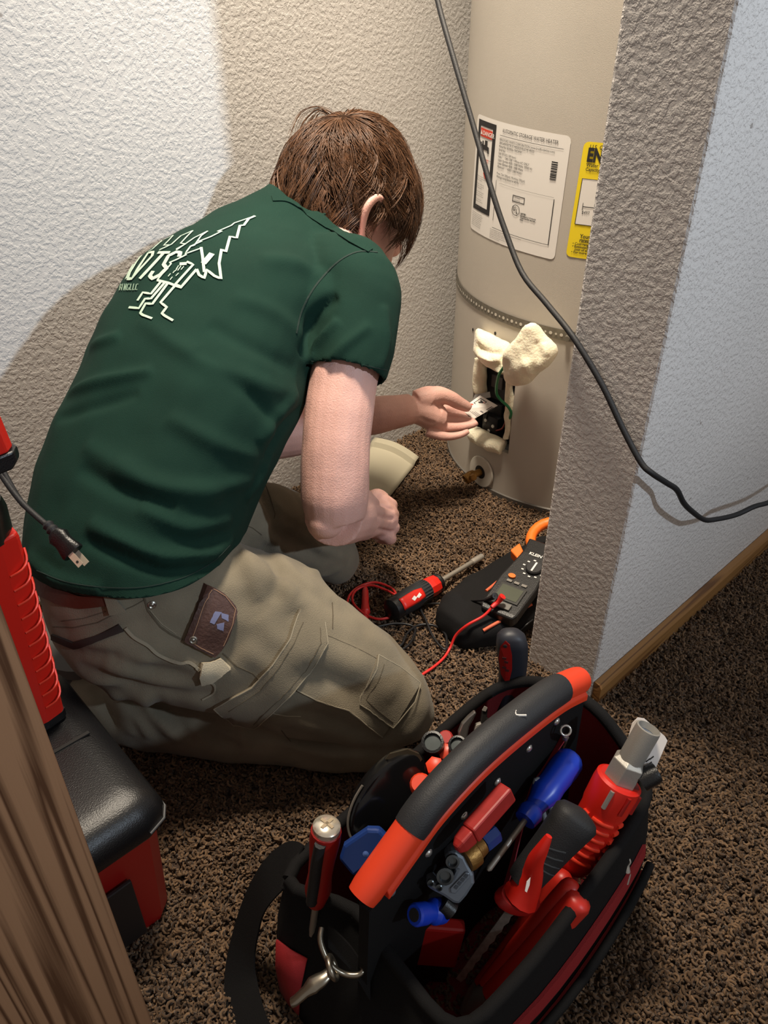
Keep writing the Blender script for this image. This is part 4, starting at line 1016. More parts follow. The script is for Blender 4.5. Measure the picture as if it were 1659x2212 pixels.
# seams of the shirt
M_seam = mat('shirt_seam', (17, 38, 32), .9)
press(shirt_tree, 'shoulder_seam', [(640, 720), (652, 670), (680, 620), (725, 570), (770, 545), (815, 545)], .0022, M_seam, shirt, lift=.0003, n=5, curve=True)
press(shirt_tree, 'hem_stitch', [(80, 1232), (140, 1256), (220, 1268), (310, 1268), (400, 1246), (460, 1212), (496, 1178)], .0010, M_seam, shirt, lift=.0004, n=5, curve=True)
press(shirt_tree, 'cuff_stitch', [(672, 780), (720, 782), (780, 788), (836, 800)], .0010, M_seam, shirt, lift=.0004, n=5, curve=True)
press(shirt_full, 'collar_rib', [(588, 430), (620, 432), (660, 456), (720, 494), (770, 524), (800, 542)], .013, M_shirt, shirt, lift=.0003, thick=.0014, n=5, curve=True)

# ---- trouser details
def strip_patch(tree, A, B, nu=16, nv=8, lift=.001, thick=.002):
    def rs(P, n):
        P = np.array(P, float); d = np.r_[0, np.cumsum(np.linalg.norm(np.diff(P, axis=0), axis=1))]; t = np.linspace(0, d[-1], n+1)
        return np.c_[np.interp(t, d, P[:, 0]), np.interp(t, d, P[:, 1])]
    a, b = rs(A, nu), rs(B, nu); top = []
    for j in range(nv+1):
        for i in range(nu+1):
            p = a[i]*(1-j/nv)+b[i]*(j/nv); top.append(cast(tree, p[0], p[1]))
    # bridge missed rays with the nearest hit so the cloth stays closed
    g = [h for h in top if h is not None]
    if not g: return MB()
    last = g[0]
    for i in range(len(top)):
        if top[i] is None: top[i] = last
        last = top[i]
    mb = MB(); k = nu+1; m = len(top); fs = []
    vs = [h[0]+h[1]*(lift+thick) for h in top]+[h[0]-h[1]*.0012 for h in top]
    for j in range(nv):
        for i in range(nu):
            q = (j*k+i, j*k+i+1, (j+1)*k+i+1, (j+1)*k+i); fs += [q, tuple(m+t for t in reversed(q))]
    bd = list(range(k))+[j*k+nu for j in range(1, nv+1)]+[nv*k+i for i in range(nu-1, -1, -1)]+[j*k for j in range(nv-1, 0, -1)]
    for i in range(len(bd)): p, q = bd[i], bd[(i+1) % len(bd)]; fs.append((p, q, m+q, m+p))
    return mb.add(vs, fs)
Z2 = zc(60, 1200, 3.318); Z3 = zc(440, 1220, 3.19); TT = trouser_tree
M_stitch = mat('trouser_stitch', (88, 79, 64), .9); M_worn = mat('worn_edge', (146, 137, 118), .9); M_khaki2 = mat('pale_canvas', (178, 168, 146), .9, bump=(900, .0006), var=(30, .9, 1.06))
pk1 = strip_patch(TT, Z3([(840, 470), (1000, 540), (1190, 625), (1320, 700), (1470, 820)]), Z3([(640, 860), (780, 930), (1000, 1000), (1120, 1090), (1230, 1180)]), lift=.0008, thick=.0018).build('cargo_pocket', M_trous, trousers, smooth=50)
pk2 = strip_patch(TT, Z3([(1190, 630), (1330, 710), (1475, 825)]), Z3([(1075, 950), (1180, 1030), (1305, 1110)]), lift=.003, thick=.0022).build('phone_pocket', M_trous, trousers, smooth=50)
flap = strip_patch(TT, Z3([(660, 300), (590, 510), (470, 690), (340, 830), (75, 970)]), Z3([(825, 400), (840, 545), (720, 740), (610, 870), (480, 1000), (360, 1105), (220, 1090)]), lift=.003, thick=.0026).build('pocket_flap', M_trous, trousers, smooth=50)
for nm, par, pts, w_, m_ in (('flap_edge', flap, Z3([(660, 300), (590, 510), (470, 690), (340, 830), (75, 970)]), .0018, M_worn), ('flap_edge', flap, Z3([(825, 400), (840, 545), (720, 740), (610, 870), (480, 1000), (360, 1105), (220, 1090), (75, 970)]), .0018, M_worn),
        ('flap_stitch', flap, Z3([(680, 400), (620, 540), (520, 690), (400, 850), (180, 985)]), .0012, M_stitch), ('flap_stitch', flap, Z3([(790, 440), (800, 540), (690, 720), (580, 850), (450, 980), (350, 1075)]), .0012, M_stitch),
        ('pocket_edge', pk2, Z3([(1190, 630), (1175, 720), (1120, 830), (1075, 900), (1075, 950), (1180, 1030), (1305, 1110)]), .0018, M_worn), ('pocket_stitch', pk2, Z3([(1225, 690), (1190, 800), (1120, 920), (1190, 990), (1300, 1070)]), .0012, M_stitch), ('pocket_edge', pk2, Z3([(1190, 630), (1330, 710), (1475, 825), (1440, 940), (1305, 1110)]), .0016, M_worn),
        ('pocket_edge', pk1, Z3([(640, 860), (780, 930), (1000, 1000), (1120, 1090), (1230, 1180)]), .0020, M_worn), ('pocket_stitch', pk1, Z3([(850, 490), (1010, 560), (1180, 650)]), .0012, M_stitch),
        ('knee_seam', trousers, Z3([(885, 260), (890, 350), (888, 440)]), .0016, M_stitch), ('side_seam', trousers, Z3([(130, 610), (230, 700), (340, 750), (420, 830)]), .0020, M_stitch), ('side_seam', trousers, Z3([(480, 1025), (570, 1042), (670, 1045)]), .0018, M_worn), ('back_seam', trousers, Z3([(535, 1140), (600, 1220)]), .0014, M_stitch),
        ('waistband_seam', trousers, Z2([(180, 510), (330, 515), (500, 480), (620, 420), (760, 360), (830, 320)]), .0016, M_stitch), ('waistband_seam', trousers, Z2([(240, 470), (400, 450), (560, 400)]), .0012, M_stitch),
        ('front_pocket_edge', trousers, Z2([(835, 300), (860, 390), (950, 510), (1020, 560), (1110, 605)]), .0030, M_stitch), ('front_pocket_stitch', trousers, Z2([(880, 395), (960, 490), (1060, 560)]), .0012, M_worn),
        ('knee_seam', trousers, [(574, 1048), (584, 1075), (594, 1110), (592, 1120)], .0014, M_stitch), ('fly_seam', trousers, [(520, 1130), (545, 1140), (565, 1155)], .0016, M_stitch)):
    lf = .0058 if par is flap else .0054 if par is pk2 else .0028 if par is pk1 else .0006
    press(TT, nm, pts, w_*.62, m_, par, lift=lf-.0006, thick=.0008, n=5)
M_leather = mat('brown_leather', (72, 46, 38), .6, bump=(260, .0008), var=(40, .85, 1.12))
lp = strip_patch(TT, Z2([(1260, 195), (1225, 300), (1180, 450), (1120, 610)]), Z2([(1295, 212), (1400, 270), (1480, 350), (1500, 410), (1440, 580), (1400, 650), (1335, 725)]), lift=.004, thick=.003).build('leather_tool_sheath', M_leather, trousers, smooth=50)
for pts in (Z2([(1300, 235), (1270, 330), (1220, 480), (1170, 600)]), Z2([(1310, 230), (1410, 290), (1480, 380), (1465, 480), (1400, 630)]), Z2([(1170, 600), (1240, 650), (1325, 690)])):
    press(TT, 'sheath_stitch', pts, .0008, mat('tan_thread', (150, 116, 92), .8), lp, lift=.0072, thick=.0005, n=5)
M_emb = mat('emblem_blue', (112, 116, 150), .6)
for A_, B_ in (([(1335, 395), (1300, 470)], [(1380, 400), (1330, 480)]), ([(1375, 405), (1380, 440)], [(1430, 420), (1430, 465)]), ([(1345, 480), (1350, 510)], [(1400, 470), (1395, 525)])):
    mbp = strip_patch(TT, Z2(A_), Z2(B_), 4, 4, lift=.0068, thick=.0006)
    if mbp.v: mbp.build('sheath_emblem', M_emb, lp)
M_rivet = mat('rivet_steel', (150, 145, 136), .35, .9)
for x, y, lf in (Z2([(890, 352)])[0]+(.0,), Z2([(1185, 590)])[0]+(.0065,)):
    h = cast(TT, x, y); M_ = frame(h[0]+h[1]*lf, h[1]); mb = MB(M_); mb.lathe([(.0048, 0), (.0048, .0012), (.0034, .0022), (.0022, .0014), (.0012, .0022)], 14); mb.build('rivet', M_rivet, trousers, smooth=40)
hl_p = strip_patch(TT, Z2([(1240, 765), (1300, 760), (1380, 725)]), Z2([(1235, 890), (1330, 880), (1455, 800)]), lift=.006, thick=.003).build('hammer_loop', M_khaki2, trousers, smooth=50)
strip_patch(TT, Z2([(180, 560), (330, 620), (500, 570), (650, 488)]), Z2([(180, 600), (340, 665), (520, 610), (690, 540)]), lift=.001, thick=.0015).build('pocket_trim', mat('dark_trim', (44, 34, 30), .8), trousers, smooth=50)
press(TT, 'frayed_cord', Z2([(700, 515), (760, 580), (860, 640), (940, 710), (1080, 765), (1160, 765), (1230, 820)]), .0034, M_worn, trousers, lift=.0005, thick=.0022, n=6, curve=True)
press(TT, 'frayed_cord', Z2([(1300, 900), (1340, 930), (1335, 980), (1250, 1030)]), .0022, M_worn, trousers, lift=.0005, thick=.0015, n=6, curve=True)
belt = strip_patch(TT, Z2([(30, 120), (200, 235), (400, 290), (560, 290)]), Z2([(70, 260), (230, 345), (400, 372), (585, 355)]), lift=.002, thick=.003).build('belt', mat('belt_leather', (74, 36, 24), .55, bump=(200, .0006)), root, smooth=50)
strip_patch(TT, Z2([(562, 290), (640, 300)]), Z2([(600, 415), (700, 385)]), 6, 8, lift=.0045, thick=.003).build('belt_loop', M_trous, trousers, smooth=50)
# boots tucked under the seat
M_boot = mat('boot_leather', (58, 50, 46), .7, bump=(150, .001)); M_sole = mat('boot_sole', (84, 82, 80), .8)
for (x0, y0), (x1, y1) in (((215, 1495), (70, 1425)), ((330, 1338), (190, 1290))):
    a = pz(x0, y0, .05); b = pz(x1, y1, .045); d_ = nrm(b-a); b = a+d_*.2
    mb = MB(); limb(mb, [a, a+d_*.06, a+d_*.13, b], [.044, .045, .040, .028], 16); ball(mb, a+d_*.02+np.array([0, 0, .012]), .040)
    V, Fc = fuse(mb, .005, 4); V[:, 2] = np.maximum(V[:, 2], .006); bt = mesh_obj('boot', V, Fc, M_boot, root)
    mb = MB(); mb.rings([ell_ring(a+d_*.10+np.array([0, 0, z]), d_, np.cross([0, 0, 1], d_), .115, .040, 24, 2.6) for z in (.046, .058, .062)]); mb.build('boot_sole', M_sole, bt, smooth=30)
# ================================================================== TOOLBOX AND TOWER LIGHT AT THE LEFT
M_blk = mat('black_molded', (18, 18, 20), .36, bump=(700, .0003)); M_blkm = mat('black_rubber', (27, 27, 29), .62, bump=(800, .0003))
M_redp = mat('red_plastic', (206, 34, 22), .38); M_redd = mat('red_tank', (150, 22, 18), .42); M_org = mat('orange_red_plastic', (226, 66, 34), .42)
tb = thing('toolbox', (-.02, .62, 0), 'portable box with glossy black lid and tapered red body behind the oak door', 'toolbox')
bx0, bx1, by0, by1 = -.26, .157, .494, .735
mb = MB(); mb.rings([[np.array([x, y, z]) for x, y in [((bx0+bx1)/2+sx*((bx1-bx0)/2+t), (by0+by1)/2+sy*((by1-by0)/2+t)) for sx, sy in ((-.93, -1), (.93, -1), (1, -.9), (1, .9), (.93, 1), (-.93, 1), (-1, .9), (-1, -.9))]] for z, t in ((.004, -.012), (.02, -.008), (.180, .0), (.187, .002))])
mb.build('body', M_redd, tb, smooth=30, bev=.003)
mb = MB(); P8 = lambda t: [((bx0+bx1)/2+sx*((bx1-bx0)/2+t), (by0+by1)/2+sy*((by1-by0)/2+t)) for sx, sy in ((-.9, -1), (.88, -1), (.965, -.95), (1, -.86), (1, .86), (.965, .95), (.88, 1), (-.9, 1), (-1, .86), (-1, -.86))]
mb.rings([[np.array([x, y, z]) for x, y in P8(t)] for z, t in ((.172, .008), (.176, .010), (.192, .009), (.206, .004), (.214, -.008), (.217, -.026))])
lid = mb.build('lid', M_blk, tb, smooth=50)
mb = MB(); mb.box(bx0, bx1-.012, .606, .610, .2165, .2185); mb.build('lid_groove', M_dark, lid)
mb = MB(); mb.box(bx0+.02, bx1-.09, by0-.016, by0-.006, .118, .165, bev=.003); mb.build('latch', M_blk, tb)
mb = MB(); mb.box(bx1-.105, bx1-.045, by0-.0055, by0-.001, .03, .125, bev=.001); mb.build('front_label', mat('dark_decal', (28, 24, 24), .5), tb)
mb = MB(); mb.tube([np.array([x, y, .180]) for x, y in P8(.0100)[1:4]]+[np.array([bx1+.0100, .66, .180])], .0015, 6); mb.build('lid_bead', mat('grey_bead', (92, 92, 92), .4), lid, smooth=60)

def at_xy(x, y, ref):
    """point on the sight line whose plan position is nearest to ref"""
    d = ray(x, y); t = (d[:2] @ (np.asarray(ref)[:2]-CP[:2]))/(d[:2] @ d[:2]); return CP+d*t
Bc = pz(145, 1548, .220); Tc = at_xy(45, 1150, Bc); Tc2 = np.array([Bc[0]+(Tc[0]-Bc[0]), Tc[1], Tc[2]])
ax_ = nrm(Tc-Bc); Lc = np.linalg.norm(Tc-Bc)
light = thing('tower_light', Bc-np.array([.03, -.01, 0])-ax_*.003, 'red upright ribbed housing with black cap standing on the black toolbox lid', 'work light')
LM = frame(Bc, ax_, (1, 0, 0))            # local z up the column, x to the right, corner at the origin
fw_, fd_ = .020, .050
colp = [(0, .004), (-.004, 0), (-fw_, -.004), (-.075, -.004), (-.080, .0), (-.080, .055), (0, .055)]
mb = MB(LM); mb.rings([[(x*s_+(s_-1)*.02, y, z) for x, y in colp] for z, s_ in ((.008, 1.0), (.02, 1.0), (Lc-.03, 1.0), (Lc-.006, .97), (Lc, .90))]); hs = mb.build('housing', M_redp, light, bev=.002)
for i in range(11):
    z = .03+i*(Lc-.06)/10.5
    mb = MB(LM); mb.tube(cr([(-fw_+.001, -.0042, z), (-.008, -.0048, z+.003), (-.001, -.001, z+.009), (.001, .006, z+.018)], 3), .0013, 6); mb.build('grip_rib', mat('red_rib', (224, 58, 34), .4), hs, smooth=60)
mb = MB(LM); mb.rings([[(x, y, z) for x, y in [(a*1.04+.001, b) for a, b in colp]] for z in (0, .010)]); mb.build('foot', M_blk, light)
mb = MB(LM); mb.lathe([(.034, Lc-.004), (.034, Lc+.022), (.031, Lc+.032), (.022, Lc+.037), (.004, Lc+.038)], 24, M=LM @ Matrix.Translation((-.034, .026, 0))); mb.build('cap', mat('dark_cap', (52, 48, 42), .22, .6), light, smooth=40)
Uh = at_xy(20, 925, Bc)
mb = MB(); mb.tube([np.array(LM @ Vector((-.055, .028, Lc+.02))), Uh+np.array([-.055, .02, -.03])], .010, 10); mb.build('mast', M_blk, light, smooth=60)
UM = frame(Uh+np.array([-.045, .012, -.035]), (0, 0, 1), (1, .1, 0))
mb = MB(UM); mb.rings([[(x, y, z) for x, y in ((-.06, -.02), (.036+t, -.02), (.044+t, -.012), (.044+t, .018), (.036+t, .03), (-.06, .03))] for z, t in ((.016, 0), (.052, -.003), (.070, -.014), (.074, -.022))]); hd = mb.build('lamp_head', M_redp, light, bev=.002)
mb = MB(UM); mb.rings([[(x, y, z) for x, y in ((-.06, -.021), (.040+t, -.021), (.047+t, -.012), (.047+t, .018), (.040+t, .031), (-.06, .031))] for z, t in ((.0, -.006), (.006, 0), (.016, 0))]); mb.build('lamp_head_base', M_blk, light, bev=.002)

# short cord with its two-pin plug, hanging from the tower light
kk = proj(Bc)[2]-.035
cd = thing('plug_cord', pk(-18, 985, kk), 'short black cord ending in a two-pin plug against the green shirt', 'cord')
mb = MB(); mb.tube(cr([pk(-18, 985, kk), pk(6, 1030, kk-.004), pk(45, 1083, kk-.008), pk(82, 1118, kk-.012), pk(100, 1133, kk-.014)], 6), .0032, 8); mb.build('cable', M_blkm, cd, smooth=60)
mb = MB(); mb.tube(cr([pk(-18, 960, kk), pk(2, 1008, kk-.003), pk(30, 1060, kk-.004), pk(50, 1090, kk-.008)], 6), .0030, 8); mb.build('cable', M_blkm, cd, smooth=60)
pdir = nrm(pk(160, 1196, kk-.018)-pk(104, 1134, kk-.014)); PM_ = frame(pk(100, 1130, kk-.014), pdir, -FW)
mb = MB(PM_); mb.lathe([(.0042, 0), (.0060, .003), (.0048, .006), (.0064, .009), (.0052, .012), (.0066, .015)], 12); mb.build('strain_relief', M_blkm, cd, smooth=30)
mb = MB(PM_); mb.rings([ell_ring((0, 0, z), np.array([1, 0, 0]), np.array([0, 1, 0]), a, b, 16, 3) for z, a, b in ((.013, .006, .007), (.019, .0075, .0105), (.026, .0065, .009), (.030, .0068, .0095), (.040, .007, .0115), (.042, .0066, .011))]); mb.build('plug_body', M_blk, cd, smooth=30)
for s in (-1, 1):
    mb = MB(PM_); mb.prism([(-.0006+.0, -.0032), (.0006, -.0032), (.0006, .0032), (-.0006, .0032)], .041, .058, M=PM_ @ Matrix.Translation((s*.0045, s*.0012, 0))); pr = mb.build('pin', mat('pin_nickel', (206, 194, 172), .4, .5), cd)
    if s == 1:
        mb = MB(PM_); mb.lathe([(.0014, .0006), (.0014, .0009)], 10, M=PM_ @ Matrix.Translation((s*.0045, s*.0012, .0530)) @ Matrix.Rotation(math.pi/2, 4, 'Y')); mb.build('pin_hole', M_dark, pr)

# ================================================================== LONG BLACK CORD over the partition end
lc = []
for x, y, xx in ((915, -220, .90), (930, -90, .88), (945, 0, .87), (978, 120, .85), (1022, 270, .83), (1062, 410, .81), (1092, 500, .80), (1128, 590, .785), (1180, 655, .768), (1238, 728, .748), (1300, 830, .7455), (1345, 925, .7455)): lc.append(pax(x, y, 0, xx))
lc.append(pax(1384, 998, 0, .745))
for x, y, yy in ((1408, 1022, .345), (1440, 1043, .338), (1462, 1058, .334), (1476, 1085, .331), (1493, 1103, .330), (1520, 1122, .330), (1545, 1122, .325), (1590, 1112, .315), (1630, 1094, .305), (1665, 1084, .297), (1760, 1050, .28), (1900, 960, .26)): lc.append(pax(x, y, 1, yy))
mb = MB(); mb.tube(cr(lc, 5), .0036, 10); tag(mb.build('power_cord', M_blkm, smooth=60), 'long thin black cord hanging in front of the heater and across the partition corner', 'cord')

# ================================================================== MULTI-BIT SCREWDRIVER ON THE CARPET
PZ = .009                                             # height of the carpet pile things rest on
da = pz(846, 1318, .033); db = pz(1046, 1199, .022)
dv3 = nrm(db-da); DL = np.linalg.norm(db-da)
sdv = thing('multi_bit_screwdriver', (da[0], da[1], .007), 'ratchet screwdriver with red and black grip lying on the carpet near the meter', 'screwdriver')
SM = frame(da, dv3, FW*-1); u = DL/.235
mb = MB(SM); mb.lathe([(.004, -.006*u), (.013, -.005*u), (.0185, 0), (.0195, .008*u), (.0188, .014*u)], 20); mb.build('end_cap', M_blk, sdv, smooth=40)
mb = MB(SM); mb.lathe([(.0180, .014*u), (.0195, .022*u), (.0205, .045*u), (.0192, .068*u), (.0178, .082*u)], 24); mb.build('grip', M_blkm, sdv, smooth=40)
for i in range(13):
    a = -1.1+i*2*math.pi/24-math.pi*.15
    mb = MB(SM); mb.tube([(.0190*math.cos(a), .0190*math.sin(a), z*u) for z in (.052, .060, .068, .080)], [.0009, .0013, .0013, .0009], 5); mb.build('grip_ridge', M_blkm, sdv, smooth=60)
mb = MB(SM); th = np.linspace(-.60, .42, 8)
def cylp(th_, z, r): return (r*math.cos(th_), r*math.sin(th_), z)
mb.add([cylp(t, z*u, .0214 if 0.02 < z < .06 else .0205) for z in (.010, .018, .030, .045, .056, .060) for t in (th if z < .05 else th*.8)], [(j*8+i, j*8+i+1, (j+1)*8+i+1, (j+1)*8+i) for j in range(5) for i in range(7)])
mb.build('red_inlay', M_redp, sdv, smooth=50, solid=.0012)
lg = [(.030, -.10), (.038, -.22), (.040, -.05), (.050, -.22), (.052, .02), (.044, .12), (.042, .0), (.034, .14)]
MB(SM).add([cylp(t, z*u, .0224) for z, t in lg], [tuple(range(len(lg)))]).build('maker_mark', mat('white_print', (226, 220, 214), .6), sdv)
mb = MB(SM); mb.lathe([(.0165, .082*u), (.0172, .085*u), (.0178, .093*u), (.0172, .101*u), (.0165, .105*u)], 10); mb.build('ratchet_collar', M_redp, sdv)
mb = MB(SM); mb.lathe([(.0165, .105*u), (.0170, .110*u), (.0150, .114*u)], 20); mb.build('collar_ring', M_blk, sdv, smooth=30)
mb = MB(SM); mb.lathe([(.0065, .113*u), (.0065, .123*u), (.0045, .124*u), (.0045, .200*u)], 14); mb.build('shaft', mat('tool_steel', (150, 144, 134), .42, .55), sdv, smooth=30)
mb = MB(SM); mb.lathe([(.0056, .200*u), (.0058, .203*u), (.0058, .228*u), (.005, .2295*u), (.0042, .226*u)], 14); mb.build('bit_holder', mat('bright_steel', (190, 184, 174), .36, .6), sdv, smooth=30)

# ================================================================== CLAMP METER ON ITS POUCH
pouch = thing('meter_pouch', (.83, .555, .004), 'soft black zip pouch with orange piping tucked behind the partition end', 'pouch')
M_nylon = mat('black_nylon', (15, 14, 15), .85, bump=(1200, .0006), spec=.25); M_pipe = mat('orange_piping', (206, 96, 62), .6)
mb = MB(); secs_ = []
for x, y0, y1, h in ((.692, .560, .612, .030), (.702, .536, .632, .048), (.735, .518, .644, .056), (.80, .506, .648, .056), (.90, .502, .645, .058), (.985, .505, .640, .052), (1.0, .53, .62, .03)):
    c = np.array([x, (y0+y1)/2, h/2+.004]); secs_.append(ell_ring(c, np.array([0, 1, 0]), np.array([0, 0, 1]), (y1-y0)/2, h/2, 24, 3.2))
mb.rings(secs_); V, Fc = fuse(mb, .005, 5); N = vnormals(V, Fc); V = noise_disp(V, N, 28, .006, 31); V[:, 2] = np.maximum(V[:, 2], .003); V[:, 1] = np.maximum(V[:, 1], .4815)
po = mesh_obj('pouch_body', V, Fc, M_nylon, pouch); ptree = bvh(V, Fc)
for pl in ([(1044, 1362), (1075, 1345), (1110, 1328), (1148, 1306)], [(1050, 1278), (1085, 1250), (1110, 1233)]):
    h = cast_line(ptree, pl, 0, 6)
    if len(h) > 1: mb = MB(); mb.tube([q[0]+q[1]*.001 for q in h], .0026, 8); mb.build('piping', M_pipe, po, smooth=60)
h = cast_line(ptree, [(1118, 1365), (1135, 1350), (1150, 1338)], 0, 5)
if len(h) > 1: mb = MB(); mb.tube([q[0]+q[1]*.001 for q in h], .0014, 6); mb.build('zip_cord', M_blk, po, smooth=60)
ma = pz(1080, 1312, .076); mbv = pz(1172, 1183, .104)
mdir = nrm(mbv-ma); MM = frame(ma, nrm(np.cross(mdir, np.array([0, 1, 0]))*-1) if np.cross(mdir, np.array([0, 1, 0]))[2] < 0 else nrm(np.cross(mdir, np.array([0, 1, 0]))), mdir)
meter = thing('clamp_meter', ma-np.array([0, 0, .012]), 'black and orange clamp multimeter resting on the black pouch', 'multimeter')
# local x along the meter (towards the jaw), y sideways, z out of the face
hwm = .033
mb = MB(MM); mb.rings([[(x, y*hwm*s_, z) for y in (-1, -.8, .8, 1)] + [(x, y*hwm*s_*.96, z-.020) for y in (1, -1)] for x, s_, z in ((-.012, .80, -.002), (-.004, .95, .0), (.06, 1, .0), (.10, .86, .0), (.125, .78, .0), (.16, .95, -.002))]); mb.build('case', M_blk, meter, bev=.003)
mb = MB(MM); mb.prism([(.108, .026), (.128, .026), (.142, .040), (.120, .046)], -.022, -.002); mb.build('trigger', mat('orange_plastic', (236, 112, 30), .45), meter, bev=.002)
jw = [(.155+.042*math.cos(a)*1.0+.03, .036*math.sin(a)) for a in np.linspace(math.pi*.85, -math.pi*.85, 20)]
mb = MB(MM); mb.tube([(x, y, -.012) for x, y in jw], .009, 8); mb.build('clamp_jaw', mat('orange_plastic', 0), meter, smooth=50)
mb = MB(MM); mb.box(.014, .048, -.022, .022, .0006, .0022, bev=.0006); mb.build('screen_bezel', mat('bezel_dark', (46, 46, 44), .35), meter)
mb = MB(MM); mb.box(.018, .044, -.018, .018, .0022, .0028); mb.build('screen', mat('lcd_grey', (74, 78, 66), .25), meter)
mb = MB(MM); mb.lathe([(.0135, .0005), (.0135, .004), (.012, .006)], 24, M=MM @ Matrix.Translation((.096, -.010, 0))); dl2 = mb.build('range_dial', M_blkm, meter, smooth=30)
mb = MB(MM); mb.box(.086, .106, -.0115, -.0085, .006, .0066); mb.build('dial_pointer', mat('white_print', 0), dl2)
mb = MB(MM); mb.lathe([(.0045, .0005), (.0045, .003)], 12, M=MM @ Matrix.Translation((.066, .014, 0)) @ Matrix.Diagonal((1, 1.4, 1, 1))); mb.build('orange_button', mat('orange_plastic', 0), meter, smooth=30)
for y in (.013, 0, -.013):
    mb = MB(MM); mb.box(.053, .058, y-.0045, y+.0045, .0005, .0022, bev=.0006); mb.build('button', mat('button_grey', (120, 116, 110), .5), meter)
def mtext(items, m, nm):
    for s_, x, y, sz in items:
        Vt, Ft = text2d(s_, sz, .0002); mbb = MB(MM); mbb.add([(x+b, y-a, .0012) for a, b in Vt], Ft); mbb.build(nm, m, meter)
mtext([('KLEIN', .122, .013, .0085)], mat('white_print', 0), 'maker_lettering')
for i in range(9):
    a = .4+i*.55; mb = MB(MM); mb.box(-.0012, .0012, -.002, .002, .0006, .0012, M=MM @ Matrix.Translation((.096+.0185*math.cos(a), -.010+.0185*math.sin(a), 0))); mb.build('dial_mark', mat('white_print', 0), meter)
mb = MB(MM); mb.box(-.002, .010, -.016, .012, .0006, .004, bev=.001); mb.build('jack_panel', mat('jack_grey', (96, 94, 90), .5), meter)

# ---- test leads
def lead(name, label, m, pts, r, probe=None, boot=None):
    o = thing(name, pts[0], label, 'test lead')
    mb = MB(); mb.tube(cr(pts, 6), r, 8); mb.build('wire', m, o, smooth=60)
    if boot is not None:
        mb = MB(); mb.tube(cr(boot[0], 4), [boot[1]*s_ for s_ in np.linspace(.55, 1, len(cr(boot[0], 4)))], 10); mb.build('plug_boot', m, o, smooth=50)
    if probe is not None:
        a, b = probe; d_ = nrm(b-a); PMx = frame(a, d_); L = np.linalg.norm(b-a)
        mb = MB(PMx); mb.lathe([(.003, 0), (.0055, .01), (.0065, L*.5), (.0085, L*.72), (.0055, L*.76), (.0055, L*.95), (.0018, L), (.0015, L+.016)], 12); mb.build('probe', m, o, smooth=40)
    return o
M_lr = mat('red_lead', (206, 40, 36), .4); M_lb = mat('black_lead', (22, 22, 24), .4)
jp = pk(1086, 1288, proj(pz(1086, 1292, .09))[2]-.01)
zf = .018
lead('red_test_lead', 'red test lead looped on the carpet and plugged into the meter', M_lr,
     [jp, pz(1068, 1306, .085), pz(1045, 1330, .07), pz(1010, 1350, .058), pz(985, 1372, .035), pz(972, 1400, .016), pz(955, 1425, .012), pz(920, 1452, .012), pz(880, 1470, .012), pz(820, 1445, .010), pz(775, 1390, .010), pz(752, 1325, zf), pz(753, 1290, zf), pz(775, 1268, .014), pz(810, 1258, .014), pz(845, 1270, .012), pz(855, 1285, zf), pz(835, 1275, .018), pz(800, 1264, .02), pz(768, 1276, .016), pz(762, 1300, zf), pz(785, 1325, zf), pz(815, 1337, zf), pz(842, 1334, zf)], .0022,
     probe=(pz(789, 1268, .016), pz(789, 1345, .014)), boot=([pz(1062, 1312, .083), pz(1075, 1300, .088), jp], .0055))
jb = pk(1070, 1287, proj(pz(1070, 1292, .09))[2]-.008)
lead('black_test_lead', 'black test lead lying in loops between the knee and the meter', M_lb,
     [jb, pz(1045, 1296, .075), pz(1000, 1298, .045), pz(960, 1303, .014), pz(918, 1305, zf), pz(908, 1312, zf), pz(920, 1340, zf), pz(935, 1375, zf), pz(958, 1402, zf), pz(965, 1395, zf), pz(962, 1370, zf), pz(940, 1352, .015), pz(905, 1350, .015), pz(880, 1368, zf), pz(868, 1392, zf), pz(846, 1402, zf), pz(858, 1408, zf), pz(885, 1390, zf), pz(897, 1362, .015), pz(885, 1350, .015), pz(850, 1347, zf), pz(805, 1355, zf), pz(790, 1345, zf), pz(775, 1320, .016), pz(755, 1315, zf), pz(735, 1322, zf)], .0021,
     boot=([pz(1046, 1296, .077), pz(1060, 1292, .084), jb], .005))
for x, y, x2, y2 in ((800, 1338, 822, 1380),):
    pass
# ================================================================== OPEN TOOL BAG
M_fab = mat('bag_fabric', (14, 14, 15), .85, bump=(1500, .0006, 2), spec=.25); M_lin = mat('bag_lining', (112, 12, 17), .8, bump=(1200, .0005)); M_redf = mat('red_fabric', (138, 16, 22), .75, bump=(1300, .0005))
M_web = mat('webbing', (15, 14, 15), .8, spec=.25, bump=(1800, .0006)); M_steel = mat('tool_steel', 0); M_bright = mat('bright_steel', 0); M_cushion = mat('dark_grip', (36, 37, 40), .55, bump=(900, .0003))
M_dred = mat('dipped_red', (186, 40, 28), .4); M_blue = mat('blue_handle', (24, 62, 190), .32); M_blued = mat('dark_blue', (26, 56, 122), .4); M_grey = mat('cast_grey', (112, 120, 130), .4, .4)
bag = thing('tool_bag', (.375, .262, 0), 'open black and red tool bag with a padded bar handle, full of hand tools', 'tool bag')
rim = [(.212, .362, .168), (.30, .374, .172), (.40, .374, .184), (.50, .366, .204), (.533, .340, .222), (.540, .300, .240), (.543, .255, .242), (.545, .215, .218), (.535, .180, .200), (.50, .164, .192), (.40, .156, .180), (.30, .154, .170), (.238, .168, .160), (.236, .235, .156), (.240, .300, .160)]
